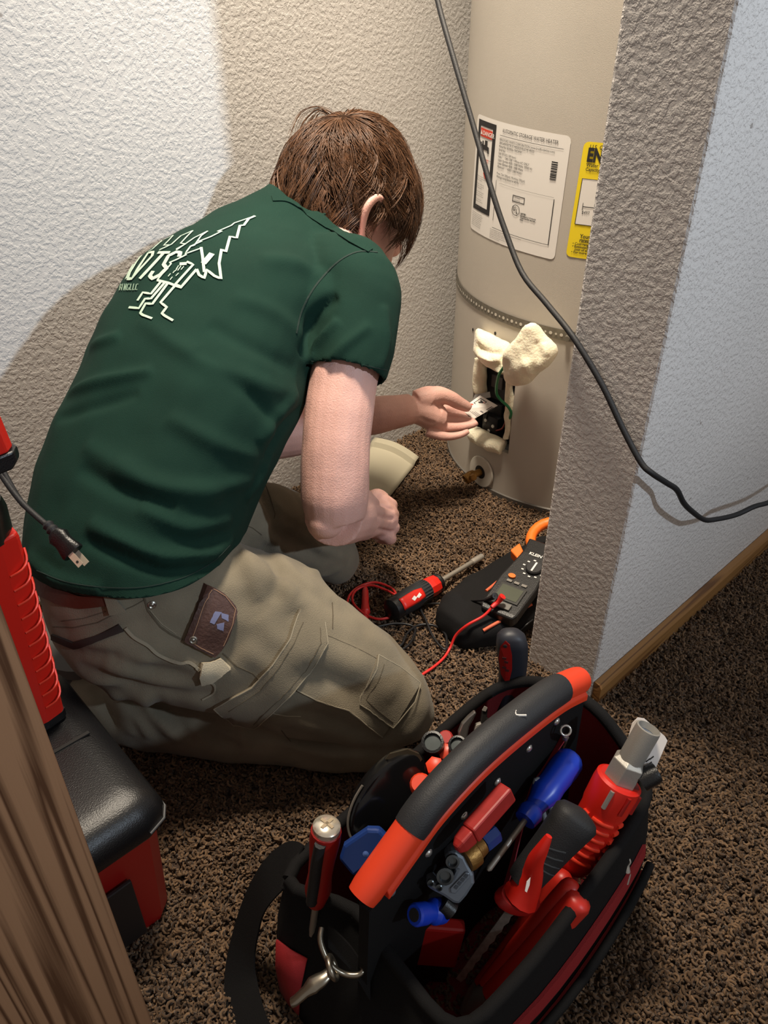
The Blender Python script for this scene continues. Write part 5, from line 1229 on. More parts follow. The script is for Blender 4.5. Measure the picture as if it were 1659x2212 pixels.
base_ = [(.196, .356, .004), (.30, .372, .004), (.40, .374, .004), (.50, .368, .004), (.540, .340, .004), (.548, .300, .004), (.550, .255, .004), (.548, .215, .004), (.540, .176, .004), (.50, .150, .004), (.40, .142, .004), (.30, .142, .004), (.200, .158, .004), (.184, .235, .004), (.184, .300, .004)]
R_ = np.array(cr(rim, 4, True)); B_ = np.array(cr(base_, 4, True)); cen = np.array([.375, .262, 0])
def ring_at(t, out=0.0):
    p = B_*(1-t)+R_*t; d_ = p-cen; d_[:, 2] = 0; d_ /= np.linalg.norm(d_, axis=1, keepdims=True); return p+d_*(out+.010*math.sin(math.pi*t))
mb = MB(); mb.rings([list(ring_at(t)) for t in (0, .12, .3, .5, .7, .88, 1)], cap=False); n_ = len(R_); mb.add([tuple(p) for p in B_], [tuple(range(n_))])
shell = mb.build('outer_shell', M_fab, bag, smooth=50)
mb = MB(); mb.rings([list(ring_at(t, -.006)+np.array([0, 0, .004 if t == 0 else 0])) for t in (0, .15, .4, .7, .998)], cap=False); mb.add([tuple(p) for p in ring_at(0, -.006)+np.array([0, 0, .004])], [tuple(range(n_))])
mb.build('lining', M_lin, bag, smooth=50)
mb = MB(); mb.tube([p for p in list(ring_at(1, -.003))+[ring_at(1, -.003)[0]]], .0065, 8); mb.build('rim_binding', M_web, bag, smooth=60)
# central divider under the handle
HY = .262
HP = [pax(x, y, 1, HY) for x, y in ((781, 1937), (872, 1809), (932, 1727), (1022, 1632), (1113, 1555), (1195, 1495), (1252, 1468))]; HPs = cr(HP, 5)
mb = MB(); xs_ = np.linspace(0, len(HPs)-1, 17).astype(int); top = [HPs[i]+np.array([0, 0, -.012]) for i in xs_]
bot = [np.array([.212+(.535-.212)*i/16, .262, .02]) for i in range(17)]
vs = []
for s in (-.009, .003):
    for row in range(6):
        for i in range(17): p = top[i]*(1-row/5)+bot[i]*(row/5); vs.append(p+np.array([0, s+.004*math.sin(i*.9)*(row/5), 0]))
fs = []
for k in range(2):
    for row in range(5):
        for i in range(16): a = k*102+row*17+i; fs.append((a, a+1, a+18, a+17))
bd = list(range(17))+[r*17+16 for r in range(1, 6)]+[5*17+i for i in range(15, -1, -1)]+[r*17 for r in range(4, 0, -1)]
for i in range(len(bd)): p, q = bd[i], bd[(i+1) % len(bd)]; fs.append((p, q, 102+q, 102+p))
dv_o = mb.add(vs, fs).build('divider', M_fab, bag, smooth=50); dtree = bvh(np.array(vs), fs)
for x, y in ((1203, 1559), (1143, 1617), (1075, 1689), (1003, 1762), (926, 1843), (847, 1928)):
    h = (pax(x, y, 1, HY-.0095), np.array([0, -1.0, 0]))
    mb = MB(frame(h[0]-h[1]*.0005, h[1])); mb.lathe([(.0042, 0), (.0042, .0008), (.0026, .0022), (.0012, .0026)], 12); mb.build('rivet', M_chrome, dv_o, smooth=50)
# handle: red core, ribbed flange and black cushion grip
hd = MB(); i0, i1 = 4, len(HPs)-4
hnd = bpy.data.objects.new('handle', None); bpy.data.objects.remove(hnd)
mb = MB(); mb.tube(HPs, [.0128]+[.0138]*(len(HPs)-2)+[.0128], 20); handle = mb.build('handle', M_org, bag, smooth=50)
g = HPs[6:-4]; mb = MB(); mb.tube(g, [.0146]+[.0152]*(len(g)-2)+[.0146], 22); mb.build('cushion_grip', M_cushion, handle, smooth=50)
mb = MB(); fl_ = [p+np.array([.0, -.010, -.0105]) for p in HPs[2:-1]]; vs = []
for i, p in enumerate(fl_): vs += [p+np.array([0, -.001, .007]), p+np.array([0, -.0055, .002]), p+np.array([0, -.0055, -.005]), p+np.array([0, .010, -.007])]
fs = [(i*4+j, i*4+(j+1) % 4, (i+1)*4+(j+1) % 4, (i+1)*4+j) for i in range(len(fl_)-1) for j in range(4)]+[(0, 1, 2, 3), tuple(4*(len(fl_)-1)+j for j in (3, 2, 1, 0))]
mb.add(vs, fs); mb.build('handle_flange', M_org, handle, smooth=30, bev=.0008)
mb = MB(); h = HPs[20]+np.array([-.006, -.004, .0145]); mb.tube(cr([h+np.array([.004, .003, 0]), h, h+np.array([.007, -.006, -.001])], 3), .0009, 5); mb.build('paint_scuff', mat('white_print', 0), handle)
# side pockets and red zip tapes on the right flank
for z0, z1, nm in ((.118, .136, 'zip_tape'), (.070, .096, 'zip_tape')):
    def flank(z, o):
        t = z/.18; r = ring_at(t, o); return [p for p in r[36:50]]
    a = flank(z0, .004); b = flank(z1, .004); c = flank(z1, .0005); d_ = flank(z0, .0005); m = len(a)
    mb = MB(); mb.rings([[a[i], b[i], c[i], d_[i]] for i in range(m)]); mb.build(nm, M_redf, bag, smooth=40)
mb = MB(); r0 = ring_at(.58, .010)[36:50]; mb.tube(list(r0), .0045, 8); mb.build('pocket_welt', M_fab, bag, smooth=60)
# red pockets on the near end
for q0, q1, z0, z1 in ((57, 60, .02, .12),):
    r = [ring_at(t, .004)[q0:q1] for t in (.1, .35, .6)]; mb = MB(); k = len(r[0]); mb.add([p for rr in r for p in rr], [(j*k+i, j*k+i+1, (j+1)*k+i+1, (j+1)*k+i) for j in range(2) for i in range(k-1)]); mb.build('end_pocket', M_redf, bag, smooth=50, solid=.002)
# corner bracket inside the far end, ring under the handle, inside logo streak
mb = MB(frame(pk(1257, 1563, proj((.533, .30, .20))[2]), (-1, 0, .15), (0, 0, 1))); mb.box(-.015, .015, -.010, .013, 0, .002, bev=.0008); br_ = mb.build('corner_bracket', M_blk, bag)
mb = MB(frame(pk(1252, 1561, proj((.530, .30, .20))[2]-.002), (-1, 0, .15), (0, 0, 1))); mb.lathe([(.004, 0), (.004, .001), (.002, .002)], 12); mb.build('bracket_rivet', M_rivet, br_, smooth=40)
def torus(mb, c, nrm_, R, r, n=20, m=8, a0=0, a1=2*math.pi):
    Mx = frame(c, nrm_); pts = [Mx @ Vector((R*math.cos(a), R*math.sin(a), 0)) for a in np.linspace(a0, a1, n)]; mb.tube([np.array(p) for p in pts], r, m)
HK = proj(HP[5])[2]; cr0 = pk(1222, 1578, HK+.005)
mb = MB(); torus(mb, cr0, FW*-1, .0048, .0012); mb.build('key_ring', M_chrome, bag, smooth=60)
mb = MB(); mb.tube(cr([pk(1222, 1590, HK+.006), pk(1219, 1600, .78), pk(1214, 1612, .79)], 4), [.002, .0035, .003]+[.003]*6, 8); mb.build('ring_clip', M_steel, bag, smooth=60)
mb = MB(); rr = cr([pk(1218, 1590, .765), pk(1180, 1650, .765), pk(1148, 1710, .755), pk(1125, 1790, .745), pk(1108, 1860, .74), pk(1085, 1940, .74)], 5)
vs = []; 
for p in rr: vs += [p+np.array([.004, .004, 0]), p-np.array([.004, .004, 0])]
mb.add(vs, [(2*i, 2*i+1, 2*i+3, 2*i+2) for i in range(len(rr)-1)]); mb.build('zip_edge', mat('zip_red', (150, 34, 48), .7), bag, solid=.001)
lg = [(735, 1755), (752, 1748), (772, 1720), (778, 1728), (762, 1752), (750, 1760), (738, 1776)]
ltree = bvh(np.array([v for v in [p for t in (0, .15, .4, .7, .998) for p in ring_at(t, -.006)]]), [(j*n_+i, j*n_+(i+1) % n_, (j+1)*n_+(i+1) % n_, (j+1)*n_+i) for j in range(4) for i in range(n_)])
# shoulder strap: webbing from the near corner down onto the carpet
sp = cr([np.array([.226, .366, .168]), pz(618, 1868, .155), pz(575, 1910, .125), pz(548, 1965, .085), pz(528, 2040, .045), pz(520, 2110, .022), pz(530, 2180, .016), pz(560, 2260, .016), pz(640, 2330, .016)], 5)
vs = []; W2 = .021
for i, p in enumerate(sp):
    t = nrm(sp[min(i+1, len(sp)-1)]-sp[max(i-1, 0)]); s_ = nrm(np.cross(t, nrm(np.array([-.55, .2, .8])))); nn_ = nrm(np.cross(s_, t)); vs += [p-s_*W2, p-s_*W2+nn_*.0018, p+s_*W2+nn_*.0018, p+s_*W2]
fs = [(i*4+j, i*4+(j+1) % 4, (i+1)*4+(j+1) % 4, (i+1)*4+j) for i in range(len(sp)-1) for j in range(4)]+[(0, 1, 2, 3), tuple(4*(len(sp)-1)+j for j in (3, 2, 1, 0))]
mb = MB(); mb.add(vs, fs); stp = mb.build('shoulder_strap', M_web, bag, smooth=40)
# near end flap with D-ring and snap hook
ke = proj((.200, .27, .11))[2]
mb = MB(); mb.tube(cr([pk(695, 2004, ke-.012), pk(692, 2030, ke-.018), pk(702, 2062, ke-.022), pk(718, 2088, ke-.022), pk(745, 2104, ke-.02), pk(772, 2106, ke-.02), pk(784, 2096, ke-.018), pk(780, 2082, ke-.012)], 5), .0026, 8); mb.build('d_ring', mat('aged_steel', (150, 142, 128), .3, .95), bag, smooth=60)
mb = MB(); torus(mb, pk(718, 2090, ke-.024), nrm(RT*.7+UPV*.3), .009, .0028); hk_ = mb.build('snap_hook', mat('aged_steel', 0), bag, smooth=60)
mb = MB(); P = cr([pk(716, 2095, ke-.026), pk(700, 2112, ke-.03), pk(680, 2125, ke-.032), pk(660, 2142, ke-.034), pk(640, 2160, ke-.034), pk(630, 2166, ke-.033)], 4); mb.tube(P, list(np.interp(np.linspace(0, 1, len(P)), [0, .25, .45, .6, 1], [.004, .0065, .0075, .005, .0042])), 10, flat=.6); mb.build('hook_body', mat('aged_steel', 0), hk_, smooth=60)
mb = MB(); P = cr([pk(710, 2015, ke-.004), pk(760, 2065, ke-.006), pk(800, 2130, ke-.008)], 5); vs = []
for p in P: vs += [p+UPV*.010-FW*.004, p-UPV*.010-FW*.004]
mb.add(vs, [(2*i, 2*i+1, 2*i+3, 2*i+2) for i in range(len(P)-1)]); mb.build('ring_webbing', M_web, bag, solid=.003)
# zip pull on the right flank
kz = proj((.50, .150, .165))[2]-.004
mb = MB(); mb.tube(cr([pk(1345, 1872, kz), pk(1347, 1858, kz), pk(1356, 1853, kz), pk(1361, 1862, kz), pk(1354, 1872, kz)], 4), .0013, 6); zp = mb.build('zip_pull', M_bright, bag, smooth=60)
mb = MB(); mb.tube([pk(1355, 1868, kz), pk(1358, 1890, kz), pk(1352, 1910, kz)], [.002, .0026, .003], 6, flat=.4); mb.build('pull_tab', M_bright, zp, smooth=60)

# ================================================================== TOOLS IN THE BAG
def driver(name, label, E, Bp, r, m, prof, shaft=.06, rs=.003, group=None, n=16, cat='screwdriver', inlay=None):
    """hand driver with its butt end at E and its handle running towards Bp; prof = [(t along handle, radius factor)]"""
    E = np.asarray(E); Bp = np.asarray(Bp); d_ = nrm(Bp-E); L = np.linalg.norm(Bp-E)
    o = thing(name, E+d_*(L+shaft), label, cat, group); Mx = frame(E, d_, -FW)
    mb = MB(Mx); mb.lathe([(r*f, t*L) for t, f in prof], n); h = mb.build('handle_grip', m, o, smooth=35)
    mb = MB(Mx); mb.lathe([(rs, L*.98), (rs, L+shaft*.96), (rs*.4, L+shaft)], 10); mb.build('shank', M_steel, o, smooth=40)
    return o, Mx, L
std = [(0, .4), (.0, .75), (.03, .95), (.12, 1), (.3, .97), (.55, .82), (.72, .95), (.9, .8), (1, .55)]
# demolition driver with steel strike cap
o, Mx, L = driver('strike_cap_screwdriver', 'red handled screwdriver with a shiny steel strike cap stamped with a cross', pz(705, 1790, .262), pz(683, 1950, .165), .0135, M_redd, [(0, .8), (.02, 1), (.15, 1.02), (.4, .86), (.6, .80), (.8, .92), (1, .6)], shaft=.10, rs=.0035)
mb = MB(Mx); mb.lathe([(.002, -.0065), (.0095, -.006), (.0122, -.0035), (.0126, .002), (.0118, .004)], 28); cp = mb.build('strike_cap', mat('polished_steel', (224, 214, 196), .22, .75), o, smooth=40)
for a in (0, math.pi/2):
    mb = MB(Mx @ Matrix.Rotation(a+.6, 4, 'Z')); mb.box(-.0068, .0068, -.0014, .0014, -.0071, -.0062); mb.build('cross_stamp', mat('stamp_shadow', (176, 160, 136), .35, .7), cp)
mb = MB(Mx)
for s in (1, -1):
    mb2 = MB(Mx); mb2.tube(cr([(s*.0128, .003, L*.05), (s*.0125, .004, L*.3), (s*.0108, .004, L*.55), (s*.0112, .004, L*.85)], 4), .0052, 8); mb2.build('rubber_side', M_blkm, o, smooth=50)
# small orange drivers in the pocket row
tilt = lambda x, y, z, x2, y2, z2: (pz(x, y, z), pz(x2, y2, z2))
E, Bq = tilt(908, 1692, .225, 930, 1745, .13)
driver('orange_round_screwdriver', 'orange screwdriver with a domed round end beside the black snips', E, Bq, .0115, M_org, std)
E, Bq = tilt(938, 1652, .222, 960, 1705, .13)
driver('orange_hex_screwdriver', 'orange faceted screwdriver handle between two others in the pocket row', E, Bq, .0098, M_org, [(0, .6), (.02, .95), (.25, 1), (.4, .7), (.55, 1), (1, .7)], n=6)
E, Bq = tilt(964, 1622, .222, 985, 1680, .13)
driver('coral_hex_screwdriver', 'coral red faceted screwdriver next to the black lamp tube', E, Bq, .0096, mat('coral_plastic', (206, 70, 46), .4), [(0, .6), (.02, .95), (.25, 1), (.4, .7), (.55, 1), (1, .7)], n=6)
E, Bq = tilt(962, 1592, .215, 980, 1640, .13)
driver('small_red_screwdriver', 'small dull red screwdriver end against the red lining', E, Bq, .0085, mat('dull_red', (170, 44, 40), .5), std)
for nm, lab, x, y, r in (('pen_light', 'black pen light tube with a round glass end in the pocket row', 934, 1602, .0115), ('socket_driver', 'dark socket driver end just under the bar handle', 988, 1608, .0095)):
    a, b = tilt(x, y, .232, x+25, y+70, .12); o = thing(nm, b, lab, 'tool'); Mx = frame(a, nrm(b-a)); L = np.linalg.norm(b-a)
    mb = MB(Mx); mb.lathe([(r*.72, .004), (r*.78, 0), (r, .0005), (r, .02), (r*.9, .022), (r*.9, L)], 22); mb.build('tube', M_blk, o, smooth=35)
    mb = MB(Mx); mb.lathe([(r*.72, .0035), (r*.2, .0028)], 18); ln_ = mb.build('lens', mat('lens_grey', (86, 92, 92), .12), o, smooth=60)
# black aviation snips / hook tool with notch
o = thing('hooked_tool', pz(850, 1800, .05), 'glossy black flat tool with a notched steel hook rising above the bag', 'tool')
Kb = pz(835, 1720, .190); Mx = frame(Kb, nrm(np.array([-.45, -.75, .5])), nrm(np.array([.8, .2, .35])))
out = [(.055*math.cos(a)*(1 if math.cos(a) > 0 else .95), .030*math.sin(a)) for a in np.linspace(0, 2*math.pi, 28)[:-1]]
mb = MB(Mx); mb.rings([[(x*s_, y*s_, z) for x, y in out] for z, s_ in ((-.012, .86), (-.010, .95), (0, 1), (.010, .95), (.012, .86))]); mb.build('case', mat('gloss_black', (18, 18, 20), .15), o, smooth=35)
mb = MB(Mx); mb.tube(cr([(x*1.01, y*1.02, .008) for x, y in out[7:17]], 2), .0014, 6); mb.build('steel_rim', M_steel, o, smooth=60)
hk2 = [pk(x, y, proj(Kb)[2]-.006) for x, y in ((832, 1640), (842, 1628), (880, 1618), (905, 1628), (912, 1640), (905, 1650), (872, 1640), (858, 1652), (848, 1660), (846, 1646), (858, 1634), (842, 1640))]
cx_ = np.mean(hk2, axis=0); mb = MB(); mb.add([p+FW*s_ for s_ in (-.001, .003) for p in hk2], [tuple(range(12)), tuple(range(23, 11, -1))]+[(i, (i+1) % 12, 12+(i+1) % 12, 12+i) for i in range(12)]); mb.build('notched_hook', mat('worn_black_steel', (92, 86, 72), .32, .7), o)
for x, y in ((795, 1720), (800, 1722), (803, 1738)):
    mb = MB(frame(pk(x, y, proj(Kb)[2]-.012), -FW)); mb.lathe([(.0020, 0), (.0016, .0014), (.0005, .002)], 8); mb.build('screw', M_chrome, o, smooth=50)
# blue flat tool
o = thing('blue_stripper', pz(780, 1880, .09), 'flat blue plastic stripping tool with a clipped corner and small hole', 'tool')
Mx = frame(pz(782, 1835, .195), nrm(np.array([-.65, -.55, .55])), nrm(np.array([.75, -.2, .6])))
bl = [(x*.8, y*.8) for x, y in ((-.028, -.014), (.022, -.020), (.034, -.014), (.034, .004), (.024, .014), (-.010, .020), (-.026, .012))]
mb = MB(Mx); mb.prism(bl, -.006, .006); mb.build('blade_body', M_blued, o, bev=.003)
mb = MB(Mx); mb.lathe([(.0030, .0061), (.0008, .0066)], 10, M=Mx @ Matrix.Translation((.002, -.004, 0))); mb.build('eyelet', mat('eye_blue', (90, 120, 190), .3), o)
# adjustable wrench and pliers heads at the far pocket
def flat_shape(name, par, pts, k, th, m, bev=.001):
    P = [pk(x, y, k) for x, y in pts]; n = len(P); mb = MB(); mb.add([p+FW*s_ for s_ in (0, th) for p in P], [tuple(range(n)), tuple(range(2*n-1, n-1, -1))]+[(i, (i+1) % n, n+(i+1) % n, n+i) for i in range(n)]); return mb.build(name, m, par, bev=bev)
M_wr = mat('satin_wrench', (150, 146, 142), .35, .85)
kw = proj((.47, .335, .215))[2]
o = thing('adjustable_wrench', pk(1005, 1640, kw+.02), 'grey adjustable wrench with its jaw up against the red lining', 'wrench')
flat_shape('fixed_jaw', o, [(990, 1600), (990, 1582), (998, 1563), (1012, 1548), (1026, 1536), (1030, 1542), (1022, 1556), (1014, 1572), (1010, 1592), (1006, 1604)], kw, .009, M_wr, .002)
flat_shape('moving_jaw', o, [(1024, 1580), (1028, 1566), (1040, 1562), (1041, 1572), (1034, 1584), (1026, 1588)], kw+.004, .008, M_bright, .001)
flat_shape('wrench_handle', o, [(990, 1600), (1006, 1604), (1004, 1650), (988, 1648)], kw+.006, .008, M_wr, .001)
o = thing('cutter_jaws', pk(1040, 1600, kw+.02), 'dark narrow cutter jaws standing behind the wrench', 'cutters')
flat_shape('jaw', o, [(1038, 1560), (1042, 1535), (1048, 1527), (1054, 1532), (1052, 1550), (1060, 1558), (1054, 1572), (1042, 1585)], kw+.012, .007, mat('dark_steel', (70, 66, 64), .4, .8), .001)
flat_shape('jaw_edge', o, [(1042, 1535), (1047, 1526), (1053, 1529), (1049, 1537)], kw+.0105, .003, M_bright, 0)
# black handled tool with red inlay at the far corner
Ht, Hb = pz(1104, 1372, .272), pz(1098, 1475, .205); d_ = nrm(Hb-Ht); L = np.linalg.norm(Hb-Ht)
o = thing('rubber_handle_tool', pz(1096, 1500, .12), 'upright black rubber handle with an oval red inlay at the far corner of the bag', 'tool')
Mx = frame(Ht, d_, RT); mb = MB(); R9 = []
for t, a, b in ((-.10, .004, .004), (-.06, .011, .009), (.02, .0158, .012), (.2, .0178, .013), (.45, .0170, .013), (.7, .0158, .013), (.9, .0150, .013), (1.05, .0150, .012), (1.5, .012, .010), (2.0, .010, .008)):
    R9.append([Mx @ Vector(q) for q in ell_ring((.004*math.sin(t*2.2), 0, t*L), np.array([1, 0, 0]), np.array([0, 1, 0]), a, b, 20, 2.5)])
mb.rings([[np.array(q) for q in r] for r in R9]); mb.build('rubber_handle', mat('navy_rubber', (34, 36, 44), .5), o, smooth=50)
V2 = np.array([q[:] for r in R9 for q in r]); ht = bvh(V2, [(j*20+i, j*20+(i+1) % 20, (j+1)*20+(i+1) % 20, (j+1)*20+i) for j in range(len(R9)-1) for i in range(20)])
ov = [(1092, 1384), (1101, 1392), (1106, 1415), (1106, 1445), (1100, 1470), (1092, 1472), (1084, 1455), (1079, 1420), (1082, 1395)]
hh = [cast(ht, x, y) for x, y in ov]; hh = [h for h in hh if h is not None]
c0 = cast(ht, 1093, 1428); mb = MB(); n = len(hh); mb.add([c0[0]+c0[1]*.0018]+[h[0]+h[1]*.0014 for h in hh]+[h[0]-h[1]*.001 for h in hh], [(0, 1+i, 1+(i+1) % n) for i in range(n)]+[(1+i, 1+(i+1) % n, 1+n+(i+1) % n, 1+n+i) for i in range(n)]); rin = mb.build('red_inlay', M_redd, o)
h = cast(ht, 1092, 1394); mb = MB(frame(h[0]+h[1]*.0018, h[1])); mb.lathe([(.0022, 0), (.0022, .0006), (.0012, .0008)], 12); mb.build('hang_hole', M_dark, rin)
for x, y in ((1090, 1420), (1094, 1428), (1090, 1440), (1096, 1446)):
    h = cast(ht, x, y); mb = MB(frame(h[0]+h[1]*.0017, h[1], RT)); mb.box(-.0022, .0022, -.0014, .0014, 0, .0005); mb.build('worn_lettering', mat('worn_ink', (70, 20, 18), .7), rin)
# red bar tool under the divider
a, b = pax(1098, 1708, 1, .232), pax(1016, 1800, 1, .232); Mx = frame(a, nrm(b-a), nrm(np.array([.1, -.9, .3]))); L = np.linalg.norm(b-a)
o = thing('red_bar_tool', b, 'dull red rectangular bar tool lying under the bar handle', 'tool')
mb = MB(Mx); mb.box(-.007, .007, -.0085, .0085, 0, L, bev=.002); mb.build('bar', mat('scuffed_red', (164, 40, 36), .45, var=(80, .85, 1.1)), o)
mb = MB(Mx); mb.rings([[(x*s_, y*s_, z) for x, y in ((-.0065, -.008), (.0065, -.008), (.0065, .008), (-.0065, .008))] for z, s_ in ((L, 1), (L+.012, .85), (L+.018, .5))]); mb.build('nose', mat('scuffed_red', 0), o, bev=.002)
# grey pipe cutter with brass nut and blue knob
kc2 = proj(pax(985, 1910, 1, .228))[2]
o = thing('pipe_cutter', pk(985, 1960, kc2+.02), 'grey cast pipe cutter with oval cut-outs hanging on the divider', 'pipe cutter')
bo = [(922, 1898), (934, 1902), (950, 1912), (975, 1900), (985, 1880), (968, 1868), (960, 1856), (968, 1842), (985, 1840), (1004, 1850), (1012, 1866), (1024, 1890), (1026, 1910), (1008, 1938), (992, 1956), (978, 1952), (958, 1938), (935, 1926), (922, 1918)]
flat_shape('cast_body', o, bo, kc2, .022, M_grey, .003)
flat_shape('raised_plate', o, [(972, 1920), (1006, 1884), (1014, 1886), (1014, 1898), (984, 1932), (974, 1930)], kc2-.002, .003, M_grey, .001)
for i in range(4): flat_shape('maker_print', o, [(980+i*7, 1918-i*8), (985+i*7, 1912-i*8), (991+i*7, 1915-i*8), (986+i*7, 1922-i*8)], kc2-.0026, .001, mat('dark_print', (60, 66, 74), .5), 0)
for x, y, r in ((961, 1890, .0075), (977, 1858, .006), (930, 1904, .003), (948, 1914, .003)):
    mb = MB(frame(pk(x, y, kc2-.001), -FW)); mb.lathe([(r, 0), (r, .0035), (r*.7, .004), (r*.55, .001)], 16); mb.build('roller', mat('roller_steel', (84, 88, 90), .3, .7), o, smooth=35)
Mx = frame(pk(1008, 1850, kc2+.008), nrm(pk(1050, 1815, kc2+.02)-pk(1008, 1850, kc2+.008)))
mb = MB(Mx); mb.lathe([(.012, -.004), (.013, 0), (.013, .008), (.010, .010), (.009, .018)], 18); mb.build('brass_nut', M_brass, o, smooth=30)
mb = MB(Mx); mb.lathe([(.009, .019), (.0095, .021), (.0095, .034), (.008, .036)], 8); mb.build('blue_knob', M_blued, o)
mb = MB(frame(pk(965, 1958, kc2+.006), nrm(RT*.7-UPV*.6))); mb.lathe([(.007, -.006), (.0085, -.005), (.0085, .006), (.007, .007)], 14); mb.build('feed_knob', M_blk, o, smooth=30)
# blue cable tool
a, b = pk(898, 1976, kc2-.01), pk(945, 1968, kc2+.01); Mx = frame(a, nrm(b-a))
o = thing('blue_cable_knife', b, 'short bright blue cylindrical cutter sitting low beside the pipe cutter', 'tool')
mb = MB(Mx); mb.lathe([(.008, -.002), (.0095, 0), (.0095, .012), (.0085, .013), (.0085, .02), (.011, .024), (.011, .034)], 18); mb.build('barrel', M_blue, o, smooth=30)
mb = MB(Mx); mb.lathe([(.0055, -.0025), (.0055, -.0005)], 12); mb.build('bore', M_dark, o)
# blue screwdriver
E, Bq = pax(1238, 1632, 1, .236), pax(1134, 1772, 1, .228)
o, Mx, L = driver('blue_screwdriver', 'translucent blue handled screwdriver lying inside the right compartment', E, Bq, .0150, M_blue, [(0, .35), (.015, .7), (.07, .95), (.2, 1), (.45, .92), (.6, .98), (.72, .72), (.82, .62), (.88, .8), (1, .7)], shaft=.06, rs=.0028, n=12)
# grey spring clip
kg = proj((.42, .225, .205))[2]
o = thing('grey_clip', pk(1190, 1790, kg), 'light grey plastic frame clip crossing the blue screwdriver', 'clip')
P = [(1152, 1684), (1172, 1686), (1182, 1700), (1196, 1770), (1188, 1782), (1184, 1770), (1172, 1706), (1164, 1704), (1182, 1778), (1180, 1782)]
mb = MB(); mb.tube(cr([pk(x, y, kg) for x, y in ((1180, 1780), (1168, 1735), (1156, 1690), (1170, 1686), (1182, 1700), (1190, 1740), (1197, 1778))], 4), .0028, 8); mb.build('frame_wire', mat('clip_grey', (128, 134, 142), .4), o, smooth=60)
flat_shape('clip_pad', o, [(1154, 1684), (1174, 1686), (1180, 1698), (1160, 1698)], kg-.003, .006, mat('clip_grey', 0), .001)
flat_shape('clip_web', o, [(1162, 1700), (1176, 1700), (1190, 1765), (1182, 1772)], kg+.002, .002, mat('clip_dark', (48, 50, 54), .4), 0)
# jab saw
o = thing('jab_saw', pz(1060, 2030, .06), 'jab saw with black rubber handle, red guard and toothed grey blade', 'saw')
a, b = pz(1252, 1758, .255), pz(1128, 1905, .195); d_ = nrm(b-a); L = np.linalg.norm(b-a); Mx = frame(a, d_, RT); R9 = []
for t, aa, bb_ in ((-.05, .006, .005), (0, .018, .013), (.06, .0215, .0155), (.2, .0200, .0155), (.45, .0178, .0145), (.7, .0165, .014), (.9, .0155, .013), (1.0, .014, .012)):
    R9.append([np.array(Mx @ Vector(q)) for q in ell_ring((0, 0, t*L), np.array([1, 0, 0]), np.array([0, 1, 0]), aa, bb_, 20, 2.6)])
mb = MB(); mb.rings(R9); mb.build('rubber_handle', M_blkm, o, smooth=50)
V2 = np.array([q for r in R9 for q in r]); jt = bvh(V2, [(j*20+i, j*20+(i+1) % 20, (j+1)*20+(i+1) % 20, (j+1)*20+i) for j in range(len(R9)-1) for i in range(20)])
for pl in ([(1186, 1832), (1205, 1838), (1222, 1842)], [(1178, 1848), (1198, 1856), (1216, 1860)], [(1174, 1864), (1192, 1872), (1208, 1876)], [(1172, 1880), (1186, 1888), (1200, 1892)]):
    press(jt, 'grip_groove', pl, .0011, mat('groove_grey', (66, 70, 74), .5), o, lift=.0002, thick=.0004, n=4)
kj = proj(b)[2]
mb = MB(); mb.tube(cr([pk(1186, 1806, kj-.035), pk(1170, 1836, kj-.030), pk(1156, 1862, kj-.022), pk(1150, 1890, kj-.014), pk(1138, 1915, kj-.006), pk(1124, 1938, kj)], 4), list(np.interp(np.linspace(0, 1, 21), [0, .2, .6, 1], [.003, .006, .010, .017])), 12, flat=.8); mb.build('red_guard', M_redp, o, smooth=50)
mb = MB(frame(pk(1118, 1942, kj+.004), nrm(pk(1060, 2030, kj+.05)-pk(1118, 1942, kj+.004)), RT)); mb.rings([ell_ring((0, 0, z), np.array([1, 0, 0]), np.array([0, 1, 0]), aa, bb_, 20) for z, aa, bb_ in ((-.006, .017, .012), (0, .0215, .014), (.003, .0215, .014), (.004, .019, .012))]); mb.build('guard_flange', M_redd, o, smooth=35)
flat_shape('maker_mark', o, [(1134, 1925), (1138, 1905), (1146, 1896), (1144, 1912), (1138, 1928)], kj-.024, .001, mat('white_print', 0), 0)
bp0, bp1 = np.array([1112, 1955]), np.array([990, 2118]); bl = []; nT = 16; nv = np.array([.8, .6])
for i in range(nT+1):
    q = bp0+(bp1-bp0)*i/nT; bl.append(q+nv*(13 if i % 2 else 9)*(1-.25*i/nT))
for i in range(nT, -1, -4): bl.append(bp0+(bp1-bp0)*i/nT-nv*9*(1-.25*i/nT))
P = []
for q in bl:
    t = np.dot(q-bp0, bp1-bp0)/np.dot(bp1-bp0, bp1-bp0); P.append(pk(q[0], q[1], kj-.004+.040*t))
n = len(P); mb = MB(); mb.add([p+FW*s_ for s_ in (0, .0014) for p in P], [tuple(range(n)), tuple(range(2*n-1, n-1, -1))]+[(i, (i+1) % n, n+(i+1) % n, n+i) for i in range(n)]); mb.build('toothed_blade', mat('blade_grey', (140, 130, 120), .4, .5, var=(160, .7, 1.2)), o)
